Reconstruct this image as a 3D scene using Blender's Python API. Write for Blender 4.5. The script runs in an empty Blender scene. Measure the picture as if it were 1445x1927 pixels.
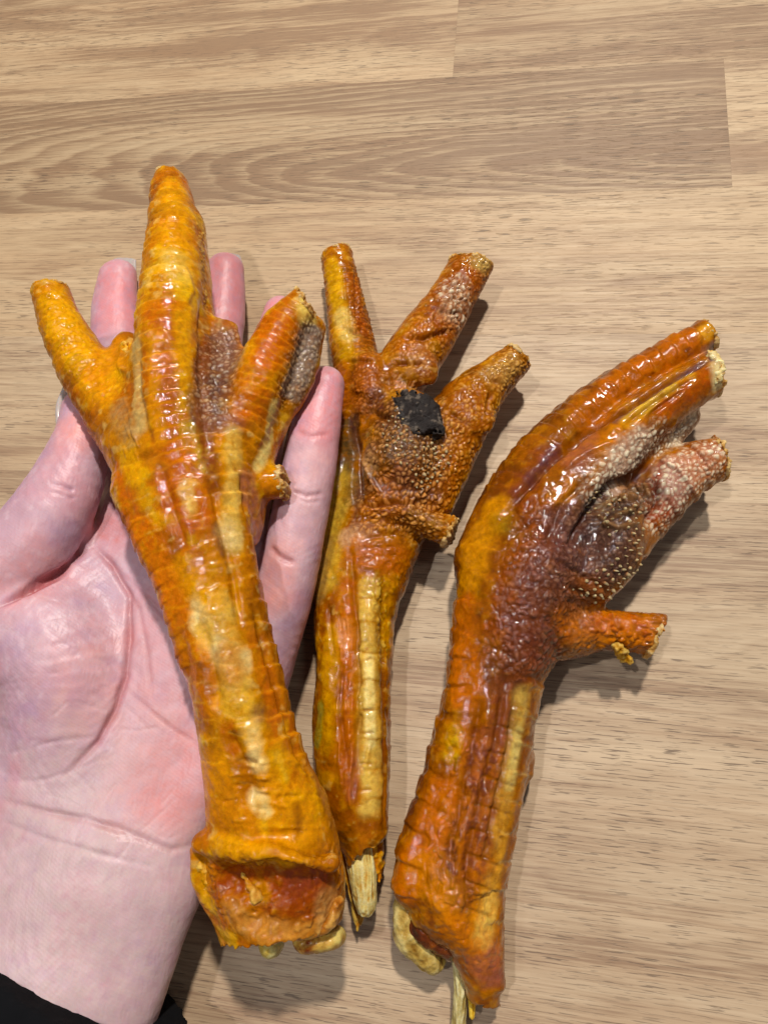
import bpy, math, random
import numpy as np
from mathutils import Matrix, Vector

random.seed(7)
C = bpy.context.scene.collection
SC = bpy.context.scene

# ------------------------------------------------------------------ camera
W0, H0, F0 = 1445.0, 1927.0, 1300.0      # photograph size, focal length in its pixels
DIST = 265.0                             # mm from lens to the tabletop along the axis
def unit(v):
    v = np.array(v, float); return v / np.linalg.norm(v)
Xc = unit((7622, -305, 1400 * .93))
Yc = np.array(unit((398, 4400, -1300))); Yc = unit(Yc - Xc * Yc.dot(Xc))
Zc = np.cross(Xc, Yc)
RW = np.stack([Xc, Yc, Zc], 1)           # world -> camera rotation
CAM = RW.T @ np.array([0, 0, DIST])      # camera position in mm
cam = bpy.data.cameras.new('camera'); co = bpy.data.objects.new('camera', cam); C.objects.link(co)
cam.sensor_fit = 'VERTICAL'; cam.sensor_height = 36; cam.lens = 36 * F0 / H0
cam.clip_start = .01; cam.clip_end = 50
Mx = Matrix([list(r) for r in RW.T]).to_4x4(); Mx.translation = Vector(CAM / 1000)
co.matrix_world = Mx
SC.camera = co

# ------------------------------------------------------------------ room light: ceiling lamps, added fills and the room's bounce
w = bpy.data.worlds.new("World"); SC.world = w; w.use_nodes = True
w.node_tree.nodes['Background'].inputs[0].default_value = (.90, .93, 1.0, 1)
w.node_tree.nodes['Background'].inputs[1].default_value = .10
def lamp(name, loc, size, power, col):
    l = bpy.data.lights.new(name, 'AREA'); l.shape = 'DISK'; l.size = size; l.energy = power; l.color = col
    o = bpy.data.objects.new(name, l); C.objects.link(o); o.location = loc
    o.rotation_euler = (Vector((0, 0, 0)) - Vector(loc)).to_track_quat('-Z', 'Y').to_euler()
lamp('ceiling_or_fill_lamp', (.24, 1.08, 1.75), .12, 45, (1, .95, .88))
lamp('ceiling_or_fill_lamp', (-.42, .05, 1.8), .075, 10, (.96, .97, 1))
lamp('ceiling_or_fill_lamp', (-.75, -.5, 1.9), .2, 3, (.93, .96, 1))  # dim fill added at the near left to lift the shadows
lamp('ceiling_or_fill_lamp', (.9, .2, 1.8), .3, 2, (.93, .96, 1))  # broad weak fill added from the right to soften the shadows
SC.view_settings.view_transform = 'Standard'; SC.view_settings.look = 'None'
SC.view_settings.gamma = 1; SC.view_settings.exposure = 0.0
SC.cycles.use_denoising = True

# ------------------------------------------------------------------ pixels to places
def at(px, py, z=0.):
    """the point at height z (mm) that the photograph shows at px, py"""
    d = RW.T @ np.array([px - W0 / 2, -(py - H0 / 2), -F0])
    t = (z - CAM[2]) / d[2]
    return CAM + d * t
def scale_at(px, py, z):
    p = at(px, py, z); return F0 / -(RW @ (p - CAM))[2]      # px per mm
def proj(V):
    q = (V - CAM) @ RW.T
    return W0 / 2 - F0 * q[:, 0] / q[:, 2], H0 / 2 + F0 * q[:, 1] / q[:, 2]

# ------------------------------------------------------------------ noise
def _h(ix, iy, iz, s):
    n = (ix.astype(np.int64) * 73856093) ^ (iy.astype(np.int64) * 19349663) ^ (iz.astype(np.int64) * 83492791) ^ (s * 2654435 + 977)
    n = (n * 1103515245 + 12345) & 0x7fffffff
    n = (n ^ (n >> 13)) * 1274126177 & 0x7fffffff
    return ((n ^ (n >> 16)) & 0xffff) / 65535.0
def vnoise(P, f, s=0):
    Q = P * f; I = np.floor(Q); t = Q - I; t = t * t * (3 - 2 * t)
    r = 0
    for a in (0, 1):
        for b in (0, 1):
            for c in (0, 1):
                r = r + _h(I[:, 0] + a, I[:, 1] + b, I[:, 2] + c, s) * \
                    (t[:, 0] if a else 1 - t[:, 0]) * (t[:, 1] if b else 1 - t[:, 1]) * (t[:, 2] if c else 1 - t[:, 2])
    return r * 2 - 1
def fbm(P, f, s=0, o=4):
    r = 0; a = 1; n = 0
    for i in range(o):
        r = r + a * vnoise(P, f * 2.03 ** i, s + i * 17); n += a; a *= .5
    return r / n
def worley(P, f, s=0):
    """distance to the nearest and second cell point, and a random value for the cell"""
    Q = P * f; I = np.floor(Q)
    d1 = np.full(len(P), 9.); d2 = d1.copy(); idv = np.zeros(len(P))
    for a in (-1, 0, 1):
        for b in (-1, 0, 1):
            for c in (-1, 0, 1):
                J = I + (a, b, c)
                hx = _h(J[:, 0], J[:, 1], J[:, 2], s); hy = _h(J[:, 0], J[:, 1], J[:, 2], s + 5); hz = _h(J[:, 0], J[:, 1], J[:, 2], s + 9)
                d = np.sqrt((J[:, 0] + hx - Q[:, 0]) ** 2 + (J[:, 1] + hy - Q[:, 1]) ** 2 + (J[:, 2] + hz - Q[:, 2]) ** 2)
                m = d < d1
                d2 = np.where(m, d1, np.minimum(d2, d)); idv = np.where(m, hx, idv); d1 = np.where(m, d, d1)
    return d1, d2, idv
def sstep(a, b, x):
    t = np.clip((x - a) / (b - a), 0, 1); return t * t * (3 - 2 * t)
def lin(c):
    return np.array([(x / 255 / 12.92) if x / 255 < .04045 else ((x / 255 + .055) / 1.055) ** 2.4 for x in c])

# ------------------------------------------------------------------ limbs: swept ellipses, melted together
class Limb:
    def __init__(s, pts, n=26, k=4., cut0=None, cut1=None, bot=1., scute=None, px=True, grow=0., rough=.5):
        """pts: (px, py, z centre mm, half width px, half height mm); cut = slant of a sawn end, None = rounded"""
        Q = []
        for p in pts:
            g = at(p[0], p[1], p[2]); Q.append((g[0], g[1], p[2], p[3] / scale_at(p[0], p[1], p[2]) + grow, p[4] + grow))
        Q = np.array(Q); m = len(Q)
        E = np.vstack([2 * Q[0] - Q[1], Q, 2 * Q[-1] - Q[-2]])
        out = []
        for t in np.linspace(0, m - 1, n):
            i = min(int(t), m - 2); f = t - i
            a, b, c, d = E[i], E[i + 1], E[i + 2], E[i + 3]
            out.append(.5 * (2 * b + (c - a) * f + (2 * a - 5 * b + 4 * c - d) * f * f + (3 * b - a - 3 * c + d) * f ** 3))
        s.Q = np.array(out); s.k = k; s.cut0 = cut0; s.cut1 = cut1; s.bot = bot; s.scute = scute; s.rough = rough
        s.S = np.concatenate([[0], np.cumsum(np.hypot(*np.diff(s.Q[:, :2], axis=0).T))])
    def plan(s, X, Y):
        best = np.full(X.shape, 1e9); su = np.zeros(X.shape); se0 = su.copy(); r = [su.copy() for _ in range(5)]
        for i in range(len(s.Q) - 1):
            a, b = s.Q[i], s.Q[i + 1]; dx, dy = b[:2] - a[:2]; L = math.hypot(dx, dy) + 1e-9
            tt = ((X - a[0]) * dx + (Y - a[1]) * dy) / (L * L); t = np.clip(tt, 0, 1)
            d = (X - a[0] - t * dx) ** 2 + (Y - a[1] - t * dy) ** 2
            m = d < best
            if not m.any(): continue
            best = np.where(m, d, best)
            tu = tt if i == 0 else np.maximum(tt, 0)
            tu = tu if i == len(s.Q) - 2 else np.minimum(tu, 1)
            r[0] = np.where(m, s.S[i] + tu * L, r[0])                                   # s
            r[1] = np.where(m, ((X - a[0]) * -dy + (Y - a[1]) * dx) / L, r[1])          # u, left positive
            for q, j in ((2, 2), (3, 3), (4, 4)):
                r[q] = np.where(m, a[j] + (b[j] - a[j]) * t, r[q])
        return r
    def dist(s, pl, Z, wob=0.):
        S, u, zc, a, b = pl
        a = np.maximum(a, .3); b = np.maximum(b, .3)
        v = Z - zc; bb = np.where(v < 0, b * s.bot, b)
        e0 = -S; e1 = S - s.S[-1]
        e = np.maximum(np.maximum(e0 if s.cut0 is None else 0, e1 if s.cut1 is None else 0), 0)
        c = np.minimum(a, b) * 1.2
        k1 = np.sqrt((u / a) ** 2 + (v / bb) ** 2 + (e / c) ** 2); k2 = np.sqrt((u / a / a) ** 2 + (v / bb / bb) ** 2 + (e / c / c) ** 2) + 1e-5
        d = k1 * (k1 - 1) / k2
        if s.cut0 is not None: d = np.maximum(d, e0 + s.cut0 * u + wob)
        if s.cut1 is not None: d = np.maximum(d, e1 + s.cut1 * u + wob)
        return d

def smin(a, b, k):
    h = np.clip(.5 + .5 * (b - a) / k, 0, 1)
    return b + (a - b) * h - k * h * (1 - h)

def polygonise(limbs, vox, carve=(), floor=None, only=None):
    lo = np.min([l.Q[:, :3].min(0) - l.Q[:, 3:].max() * 1.25 - 4 for l in limbs], 0)
    hi = np.max([l.Q[:, :3].max(0) + l.Q[:, 3:].max() * 1.25 + 4 for l in limbs], 0)
    lo[2] = min(l.Q[:, 2].min() - l.Q[:, 4].max() * 1.25 for l in limbs) - 2; hi[2] = max((l.Q[:, 2] + l.Q[:, 4]).max() for l in limbs) + 3
    if floor is not None: lo[2] = max(lo[2], floor - 1.5)
    if only is not None: lo = np.maximum(lo, only[0]); hi = np.minimum(hi, only[1])
    ax = [np.arange(lo[i], hi[i], vox) for i in range(3)]
    Fd = np.full([len(a) for a in ax], 12., np.float32)
    def sub(l, mg):
        a = l.Q[:, :3].min(0) - l.Q[:, 3:].max() * 1.25 - mg; b = l.Q[:, :3].max(0) + l.Q[:, 3:].max() * 1.25 + mg
        return [slice(max(0, int((a[i] - lo[i]) / vox)), max(0, min(len(ax[i]), int((b[i] - lo[i]) / vox) + 2))) for i in range(3)]
    def field(l, sl):
        X, Y = np.meshgrid(ax[0][sl[0]], ax[1][sl[1]], indexing='ij')
        pl = l.plan(X, Y)
        wob = 0.
        if l.cut0 is not None or l.cut1 is not None:
            G = np.stack([X.ravel(), Y.ravel(), X.ravel() * 0], 1); wob = (fbm(G, .8, 3, 3) * l.rough * 2.2).reshape(X.shape)[..., None].astype(np.float32)
        return l.dist([p[..., None].astype(np.float32) for p in pl], ax[2][sl[2]].astype(np.float32)[None, None, :], wob).astype(np.float32)
    for l in limbs:
        sl = sub(l, 3); d = field(l, sl)
        Fd[tuple(sl)] = smin(Fd[tuple(sl)], d, np.float32(l.k))
    for l in carve:
        sl = sub(l, 3); d = field(l, sl); k = np.float32(l.k)
        Fd[tuple(sl)] = -smin(-Fd[tuple(sl)], d, k)
    if floor is not None:
        Fd = np.maximum(Fd, (floor - ax[2]).astype(np.float32)[None, None, :])
    Fd[0] = 5; Fd[-1] = 5; Fd[:, 0] = 5; Fd[:, -1] = 5; Fd[:, :, 0] = 5; Fd[:, :, -1] = 5
    ins = Fd < 0
    cnt = np.zeros([n - 1 for n in Fd.shape], np.uint8)
    off = [(a, b, c) for a in (0, 1) for b in (0, 1) for c in (0, 1)]
    nx, ny, nz = Fd.shape
    for a, b, c in off: cnt += ins[a:nx - 1 + a, b:ny - 1 + b, c:nz - 1 + c]
    act = (cnt > 0) & (cnt < 8)
    I, J, K = np.nonzero(act)
    vid = np.full(act.shape, -1, np.int32); vid[I, J, K] = np.arange(len(I))
    cv = np.stack([Fd[I + a, J + b, K + c] for a, b, c in off], 1).astype(float)
    P = np.zeros((len(I), 3)); n = np.zeros(len(I)); O = np.array(off, float)
    for p in range(8):
        for q in range(p + 1, 8):
            if np.abs(O[p] - O[q]).sum() != 1: continue
            x, y = cv[:, p], cv[:, q]; m = (x < 0) != (y < 0)
            t = np.where(m, x / np.where(m, x - y, 1), 0)
            P += np.where(m[:, None], O[p] + (O[q] - O[p]) * t[:, None], 0); n += m
    P /= n[:, None]
    N = np.stack([sum(cv[:, i] * (1 if off[i][a] else -1) for i in range(8)) for a in range(3)], 1)
    N /= np.linalg.norm(N, axis=1)[:, None] + 1e-9
    V = (np.stack([I, J, K], 1) + P) * vox + lo
    quads = []
    for a in range(3):
        s0 = [slice(1, -1)] * 3; s1 = [slice(1, -1)] * 3
        s0[a] = slice(0, -1); s1[a] = slice(1, None)
        A = ins[tuple(s0)]; B = ins[tuple(s1)]
        i, j, k = np.nonzero(A != B); fl = A[i, j, k]
        g = [i, j, k]
        for q in range(3):
            if q != a: g[q] = g[q] + 1
        b, c = (a + 1) % 3, (a + 2) % 3
        def cell(db, dc):
            h = [x.copy() for x in g]; h[b] -= db; h[c] -= dc; return vid[h[0], h[1], h[2]]
        q = np.stack([cell(1, 1), cell(0, 1), cell(0, 0), cell(1, 0)], 1)
        q[~fl] = q[~fl][:, ::-1]
        quads.append(q)
    return V, N, np.vstack(quads)

def smooth(V, Q, it=1):
    e = np.vstack([Q[:, [0, 1]], Q[:, [1, 2]], Q[:, [2, 3]], Q[:, [3, 0]]])
    for _ in range(it):
        acc = np.zeros_like(V); cn = np.bincount(e[:, 0], minlength=len(V)) + np.bincount(e[:, 1], minlength=len(V))
        for a in range(V.shape[1]):
            acc[:, a] = np.bincount(e[:, 0], V[e[:, 1], a], len(V)) + np.bincount(e[:, 1], V[e[:, 0], a], len(V))
        V = V * .45 + acc / cn[:, None] * .55
    return V

def link(name, V, Q, mat, parent=None, col=None, wet=None):
    me = bpy.data.meshes.new(name)
    V = V / 1000.
    me.vertices.add(len(V)); me.vertices.foreach_set('co', V.astype(np.float32).ravel())
    k = Q.shape[1]
    me.loops.add(len(Q) * k); me.loops.foreach_set('vertex_index', Q.astype(np.int32).ravel())
    me.polygons.add(len(Q)); me.polygons.foreach_set('loop_start', np.arange(0, len(Q) * k, k, dtype=np.int32))
    me.polygons.foreach_set('use_smooth', np.ones(len(Q), bool))
    me.update(calc_edges=True)
    if col is not None:
        a = me.attributes.new('pigment', 'FLOAT_COLOR', 'POINT')
        a.data.foreach_set('color', np.hstack([np.clip(col, 0, 1), np.ones((len(V), 1))]).astype(np.float32).ravel())
    if wet is not None:
        a = me.attributes.new('gloss', 'FLOAT', 'POINT'); a.data.foreach_set('value', wet.astype(np.float32))
    me.materials.append(mat)
    o = bpy.data.objects.new(name, me); C.objects.link(o)
    if parent: o.parent = parent; o.matrix_parent_inverse = parent.matrix_world.inverted()
    return o

class Body:
    """a melted surface plus relief and pigment that are laid on it along strokes"""
    def __init__(s, limbs, vox, **kw):
        s.limbs = limbs; s.V, s.N, s.Q = polygonise(limbs, vox, **kw)
        s.N = smooth(s.N, s.Q, 2); s.N /= np.linalg.norm(s.N, axis=1)[:, None] + 1e-9
        s.V = smooth(s.V, s.Q, 1)
        s.px, s.py = proj(s.V)
        s.up = s.N @ unit(CAM) ; s.D = np.zeros(len(s.V)); s.jit = fbm(s.V, .22, 91, 3)
        s.jit2 = fbm(s.V, .9, 95, 2); s.jit3 = fbm(s.V, .35, 99, 3)
        s.col = np.zeros((len(s.V), 3)); s.wet = np.full(len(s.V), .5)
        s.coords = []
        wts = []
        for l in limbs:
            pl = l.plan(s.V[:, 0], s.V[:, 1]); s.coords.append(pl)
            wts.append(np.exp(-np.clip(np.abs(l.dist(pl, s.V[:, 2])), 0, 30) / 1.6))
        s.w = np.array(wts); s.w /= s.w.sum(0) + 1e-9
    def spot(s, px, py):
        d = (s.px - px) ** 2 + (s.py - py) ** 2 + np.where(s.up > .05, 0, 1e4)
        i = np.argsort(d)[:12]; i = i[d[i] < d[i[0]] + 60]
        return s.V[i[np.argmax(s.V[i, 2])]]
    def near(s, line):
        P = np.array([s.spot(*p) for p in line])
        best = np.full(len(s.V), 1e9); arc = np.zeros(len(s.V)); S = 0
        if len(P) == 1: return np.linalg.norm(s.V - P[0], axis=1), arc
        for a, b in zip(P[:-1], P[1:]):
            d = b - a; L = np.linalg.norm(d) + 1e-6
            t = np.clip((s.V - a) @ d / L ** 2, 0, 1)
            q = np.linalg.norm(s.V - a - t[:, None] * d, axis=1)
            m = q < best; best = np.where(m, q, best); arc = np.where(m, S + t * L, arc); S += L
        s.total = S
        return best, arc
    def mask(s, line, w, soft=.5, jag=.35):
        """w: half width in photograph px at the surface; soft 0..1; jag: how ragged"""
        w = w / 5.8
        d, _ = s.near(line)
        d = d + s.jit * w * jag * 1.6 + s.jit2 * min(w, 4) * jag * .6
        return 1 - sstep(w * (1 - soft), w * (1 + soft), d)
    def paint(s, line, w, c, a=1., soft=.5, jag=.35):
        m = np.clip(s.mask(line, w, soft, jag) * a * (1 + .55 * s.jit2 + .5 * s.jit3), 0, 1)[:, None]
        s.col = s.col * (1 - m) + lin(c) * m
    def line(s, line, w, amp, taper=True, c=None, ca=.5, wob=.25):
        """a narrow ridge (amp > 0) or crease (amp < 0), w = half width mm"""
        d, arc = s.near(line)
        d = d + s.jit * wob * 1.5
        f = np.exp(-(d / w) ** 2)
        if taper: f = f * np.clip(np.minimum(arc, s.total - arc) / (s.total * .18) + .15, 0, 1)
        s.D += f * amp
        if c is not None:
            m = (f * ca)[:, None]; s.col = s.col * (1 - m) + lin(c) * m
    def pebble(s, m, size, amp, tint=None, ta=.5, stretch=None, seed=3, gap=None, ga=.5):
        if not np.any(m > .01): return
        idx = np.nonzero(m > .01)[0]
        P = s.V[idx].copy()
        if stretch is not None:      # direction in the table plane, factor
            ux, uy, f = stretch; L = math.hypot(ux, uy); ux /= L; uy /= L
            al = P[:, 0] * ux + P[:, 1] * uy; ac = -P[:, 0] * uy + P[:, 1] * ux
            P = np.stack([al / f, ac, P[:, 2]], 1)
        P = P + np.stack([s.jit3[idx], s.jit[idx], s.jit3[idx]], 1) * size * .9
        d1, d2, r = worley(P, 1 / size, seed)
        h = sstep(0, .5, d2 - d1); amp = amp * (.62 + .5 * np.clip(s.jit[idx] * 2 + s.jit3[idx], -.8, 1))
        s.D[idx] += m[idx] * (h - .5) * amp * (.7 + .6 * r)
        if tint is not None:
            q = (m[idx] * h * ta * (.5 + .8 * r))[:, None]; q = np.clip(q, 0, 1); s.col[idx] = s.col[idx] * (1 - q) + lin(tint) * q
        if gap is not None:
            q = (m[idx] * (1 - h) * ga)[:, None]; s.col[idx] = s.col[idx] * (1 - q) + lin(gap) * q
    def scutes(s, i, period, amp, lo=-.9, hi=.9, phase=0., skew=0., s0=None, s1=None, tone=(205, 150, 70), ta=.35, rev=False, m=None):
        """overlapping plates along limb i, between the side positions lo..hi"""
        S, u, zc, a, b = s.coords[i]
        x = u / np.maximum(a, .5)
        w = s.w[i] * sstep(lo - .12, lo + .12, x) * (1 - sstep(hi - .12, hi + .12, x)) * sstep(-.25, .1, s.N[:, 2] + .25)
        if s0 is not None: w = w * sstep(s0 - 3, s0 + 3, S)
        if s1 is not None: w = w * (1 - sstep(s1 - 3, s1 + 3, S))
        if m is not None: w = w * m
        ph = (S + skew * u + s.jit * 1.3 + .35 * np.abs(u) * 0) / period + phase
        n = np.floor(ph); t = ph - n
        if rev: t = 1 - t
        r = _h(n, n * 0, n * 0, 31 + i)
        prof = np.minimum(t * 1.0, (1 - t) * 9)            # slow rise, sharp drop
        s.D += w * (prof * amp * (.75 + .5 * r) - amp * .4)
        e = np.exp(-((1 - t) * period / .55) ** 2) + np.exp(-(t * period / .35) ** 2) * .4
        q = (np.clip(w * e * ta, 0, 1))[:, None]; s.col = s.col * (1 - q) + lin(tone) * q
        s.col *= (1 + (w * (r - .5) * .28))[:, None]
    def finish(s, name, mat, parent):
        V = s.V + s.N * s.D[:, None]
        s.wet = np.clip(s.wet + s.jit3 * .9 + s.jit * .6, 0, 1)
        s.W = V
        return link(name, V, s.Q, mat, parent, s.col, s.wet)

# ------------------------------------------------------------------ materials
def newmat(name):
    m = bpy.data.materials.new(name); m.use_nodes = True; nt = m.node_tree
    return m, nt, nt.nodes['Principled BSDF']
def nd(nt, t, **kw):
    n = nt.nodes.new(t)
    for k, v in kw.items():
        if k in n.inputs: n.inputs[k].default_value = v
        else: setattr(n, k, v)
    return n
def L(nt, a, b): nt.links.new(a, b)

def hide_mat(name='cured_skin', sss=.22, bump=.24, rough=(.12, .34), coat=.3, fine=2600., radius=(1., .6, .28)):
    m, nt, b = newmat(name)
    tc = nd(nt, 'ShaderNodeTexCoord'); at_ = nd(nt, 'ShaderNodeAttribute', attribute_name='pigment')
    gl = nd(nt, 'ShaderNodeAttribute', attribute_name='gloss')
    n1 = nd(nt, 'ShaderNodeTexNoise', Scale=480., Detail=6., Roughness=.7); L(nt, tc.outputs['Object'], n1.inputs['Vector'])
    n2 = nd(nt, 'ShaderNodeTexNoise', Scale=fine * .55, Detail=4.); L(nt, tc.outputs['Object'], n2.inputs['Vector'])
    vo = nd(nt, 'ShaderNodeTexVoronoi', Scale=1100., feature='DISTANCE_TO_EDGE'); L(nt, tc.outputs['Object'], vo.inputs['Vector'])
    hs = nd(nt, 'ShaderNodeHueSaturation', Hue=.506, Saturation=1.06); L(nt, at_.outputs['Color'], hs.inputs['Color'])
    mr = nd(nt, 'ShaderNodeMapRange'); L(nt, n1.outputs['Fac'], mr.inputs[0])
    mr.inputs[1].default_value = .3; mr.inputs[2].default_value = .7; mr.inputs[3].default_value = .64; mr.inputs[4].default_value = 1.08
    L(nt, mr.outputs[0], hs.inputs['Value'])
    L(nt, hs.outputs[0], b.inputs['Base Color'])
    r = nd(nt, 'ShaderNodeMapRange'); L(nt, n1.outputs['Fac'], r.inputs[0])
    r.inputs[1].default_value = .4; r.inputs[2].default_value = .7; r.inputs[3].default_value = rough[0]; r.inputs[4].default_value = rough[1]
    ad = nd(nt, 'ShaderNodeMath', operation='ADD'); L(nt, r.outputs[0], ad.inputs[0])
    g2 = nd(nt, 'ShaderNodeMath', operation='MULTIPLY_ADD'); L(nt, gl.outputs['Fac'], g2.inputs[0]); g2.inputs[1].default_value = -.4; g2.inputs[2].default_value = .2
    L(nt, g2.outputs[0], ad.inputs[1]); L(nt, ad.outputs[0], b.inputs['Roughness'])
    b.inputs['Subsurface Weight'].default_value = sss; b.inputs['Subsurface Radius'].default_value = radius; b.inputs['Subsurface Scale'].default_value = .004
    b.inputs['Coat Weight'].default_value = coat; b.inputs['Coat Roughness'].default_value = .07
    b.inputs['IOR'].default_value = 1.48
    bu = nd(nt, 'ShaderNodeBump', Strength=bump, Distance=.0006); L(nt, n1.outputs['Fac'], bu.inputs['Height'])
    bv = nd(nt, 'ShaderNodeBump', Strength=bump * .7, Distance=.0003); L(nt, vo.outputs[0], bv.inputs['Height']); L(nt, bu.outputs[0], bv.inputs['Normal'])
    b2 = nd(nt, 'ShaderNodeBump', Strength=bump * .9, Distance=.0003); L(nt, n2.outputs['Fac'], b2.inputs['Height']); L(nt, bv.outputs[0], b2.inputs['Normal'])
    L(nt, b2.outputs[0], b.inputs['Normal'])
    bc = nd(nt, 'ShaderNodeBump', Strength=bump * .55, Distance=.0006); L(nt, n1.outputs['Fac'], bc.inputs['Height']); L(nt, bc.outputs[0], b.inputs['Coat Normal'])
    b.inputs['Specular IOR Level'].default_value = .14
    cw = nd(nt, 'ShaderNodeMath', operation='MULTIPLY', use_clamp=True); L(nt, gl.outputs['Fac'], cw.inputs[0]); L(nt, gl.outputs['Fac'], cw.inputs[1]); cw2 = nd(nt, 'ShaderNodeMath', operation='MULTIPLY', use_clamp=True); L(nt, cw.outputs[0], cw2.inputs[0]); cw2.inputs[1].default_value = coat * 2.3; L(nt, cw2.outputs[0], b.inputs['Coat Weight'])
    return m
HIDE = hide_mat()
RAW = hide_mat('dried_tissue', sss=.3, bump=.5, rough=(.2, .5), coat=.3)
BONE = hide_mat('bone_and_tendon', sss=.2, bump=.3, rough=(.3, .55), coat=.1)
CALLUS = hide_mat('callus', sss=0., bump=.9, rough=(.35, .7), coat=.1)

def skin_mat():
    m, nt, b = newmat('human_skin')
    tc = nd(nt, 'ShaderNodeTexCoord'); a = nd(nt, 'ShaderNodeAttribute', attribute_name='pigment')
    n1 = nd(nt, 'ShaderNodeTexNoise', Scale=160., Detail=5.); L(nt, tc.outputs['Object'], n1.inputs['Vector'])
    hs = nd(nt, 'ShaderNodeHueSaturation'); L(nt, a.outputs['Color'], hs.inputs['Color'])
    mr = nd(nt, 'ShaderNodeMapRange'); L(nt, n1.outputs['Fac'], mr.inputs[0])
    mr.inputs[1].default_value = .3; mr.inputs[2].default_value = .7; mr.inputs[3].default_value = .93; mr.inputs[4].default_value = 1.07
    L(nt, mr.outputs[0], hs.inputs['Value']); L(nt, hs.outputs[0], b.inputs['Base Color'])
    b.inputs['Roughness'].default_value = .42; b.inputs['IOR'].default_value = 1.42
    b.inputs['Subsurface Weight'].default_value = .25; b.inputs['Subsurface Radius'].default_value = (1., .4, .25); b.inputs['Subsurface Scale'].default_value = .0035
    # papillary ridges: fine parallel lines bent by noise, and tiny cross-hatched creases
    mp = nd(nt, 'ShaderNodeMapping'); L(nt, tc.outputs['Object'], mp.inputs[0]); mp.inputs['Rotation'].default_value = (0, 0, .5)
    wv = nd(nt, 'ShaderNodeTexWave', Scale=330., Distortion=5., Detail=1.5); wv.bands_direction = 'Y'; wv.inputs['Detail Scale'].default_value = .25; L(nt, mp.outputs[0], wv.inputs['Vector'])
    vo = nd(nt, 'ShaderNodeTexVoronoi', Scale=620., feature='DISTANCE_TO_EDGE'); L(nt, tc.outputs['Object'], vo.inputs['Vector'])
    vs = nd(nt, 'ShaderNodeMapping'); L(nt, tc.outputs['Object'], vs.inputs[0]); vs.inputs['Rotation'].default_value = (0, 0, -.7); vs.inputs['Scale'].default_value = (1, .28, 1)
    L(nt, vs.outputs[0], vo.inputs['Vector'])
    n3 = nd(nt, 'ShaderNodeTexNoise', Scale=900., Detail=3.); L(nt, tc.outputs['Object'], n3.inputs['Vector'])
    b1 = nd(nt, 'ShaderNodeBump', Strength=.05, Distance=.0003); L(nt, wv.outputs['Fac'], b1.inputs['Height'])
    b2 = nd(nt, 'ShaderNodeBump', Strength=.22, Distance=.0004); L(nt, vo.outputs[0], b2.inputs['Height']); L(nt, b1.outputs[0], b2.inputs['Normal'])
    b3 = nd(nt, 'ShaderNodeBump', Strength=.22, Distance=.0003); L(nt, n3.outputs['Fac'], b3.inputs['Height']); L(nt, b2.outputs[0], b3.inputs['Normal'])
    L(nt, b3.outputs[0], b.inputs['Normal'])
    return m
SKIN = skin_mat()
NAIL, _nt, _b = newmat('fingernail'); _b.inputs['Base Color'].default_value = (.42, .36, .33, 1); _b.inputs['Roughness'].default_value = .22
_b.inputs['Subsurface Weight'].default_value = .3; _b.inputs['Subsurface Scale'].default_value = .002
CLOTH, _nt, _b = newmat('black_cloth'); _b.inputs['Base Color'].default_value = (.004, .004, .005, 1); _b.inputs['Roughness'].default_value = .95; _b.inputs['Specular IOR Level'].default_value = .15
_n = nd(_nt, 'ShaderNodeTexNoise', Scale=2500., Detail=3.); _u = nd(_nt, 'ShaderNodeBump', Strength=.5, Distance=.0004); L(_nt, _n.outputs['Fac'], _u.inputs['Height']); L(_nt, _u.outputs[0], _b.inputs['Normal'])

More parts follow.
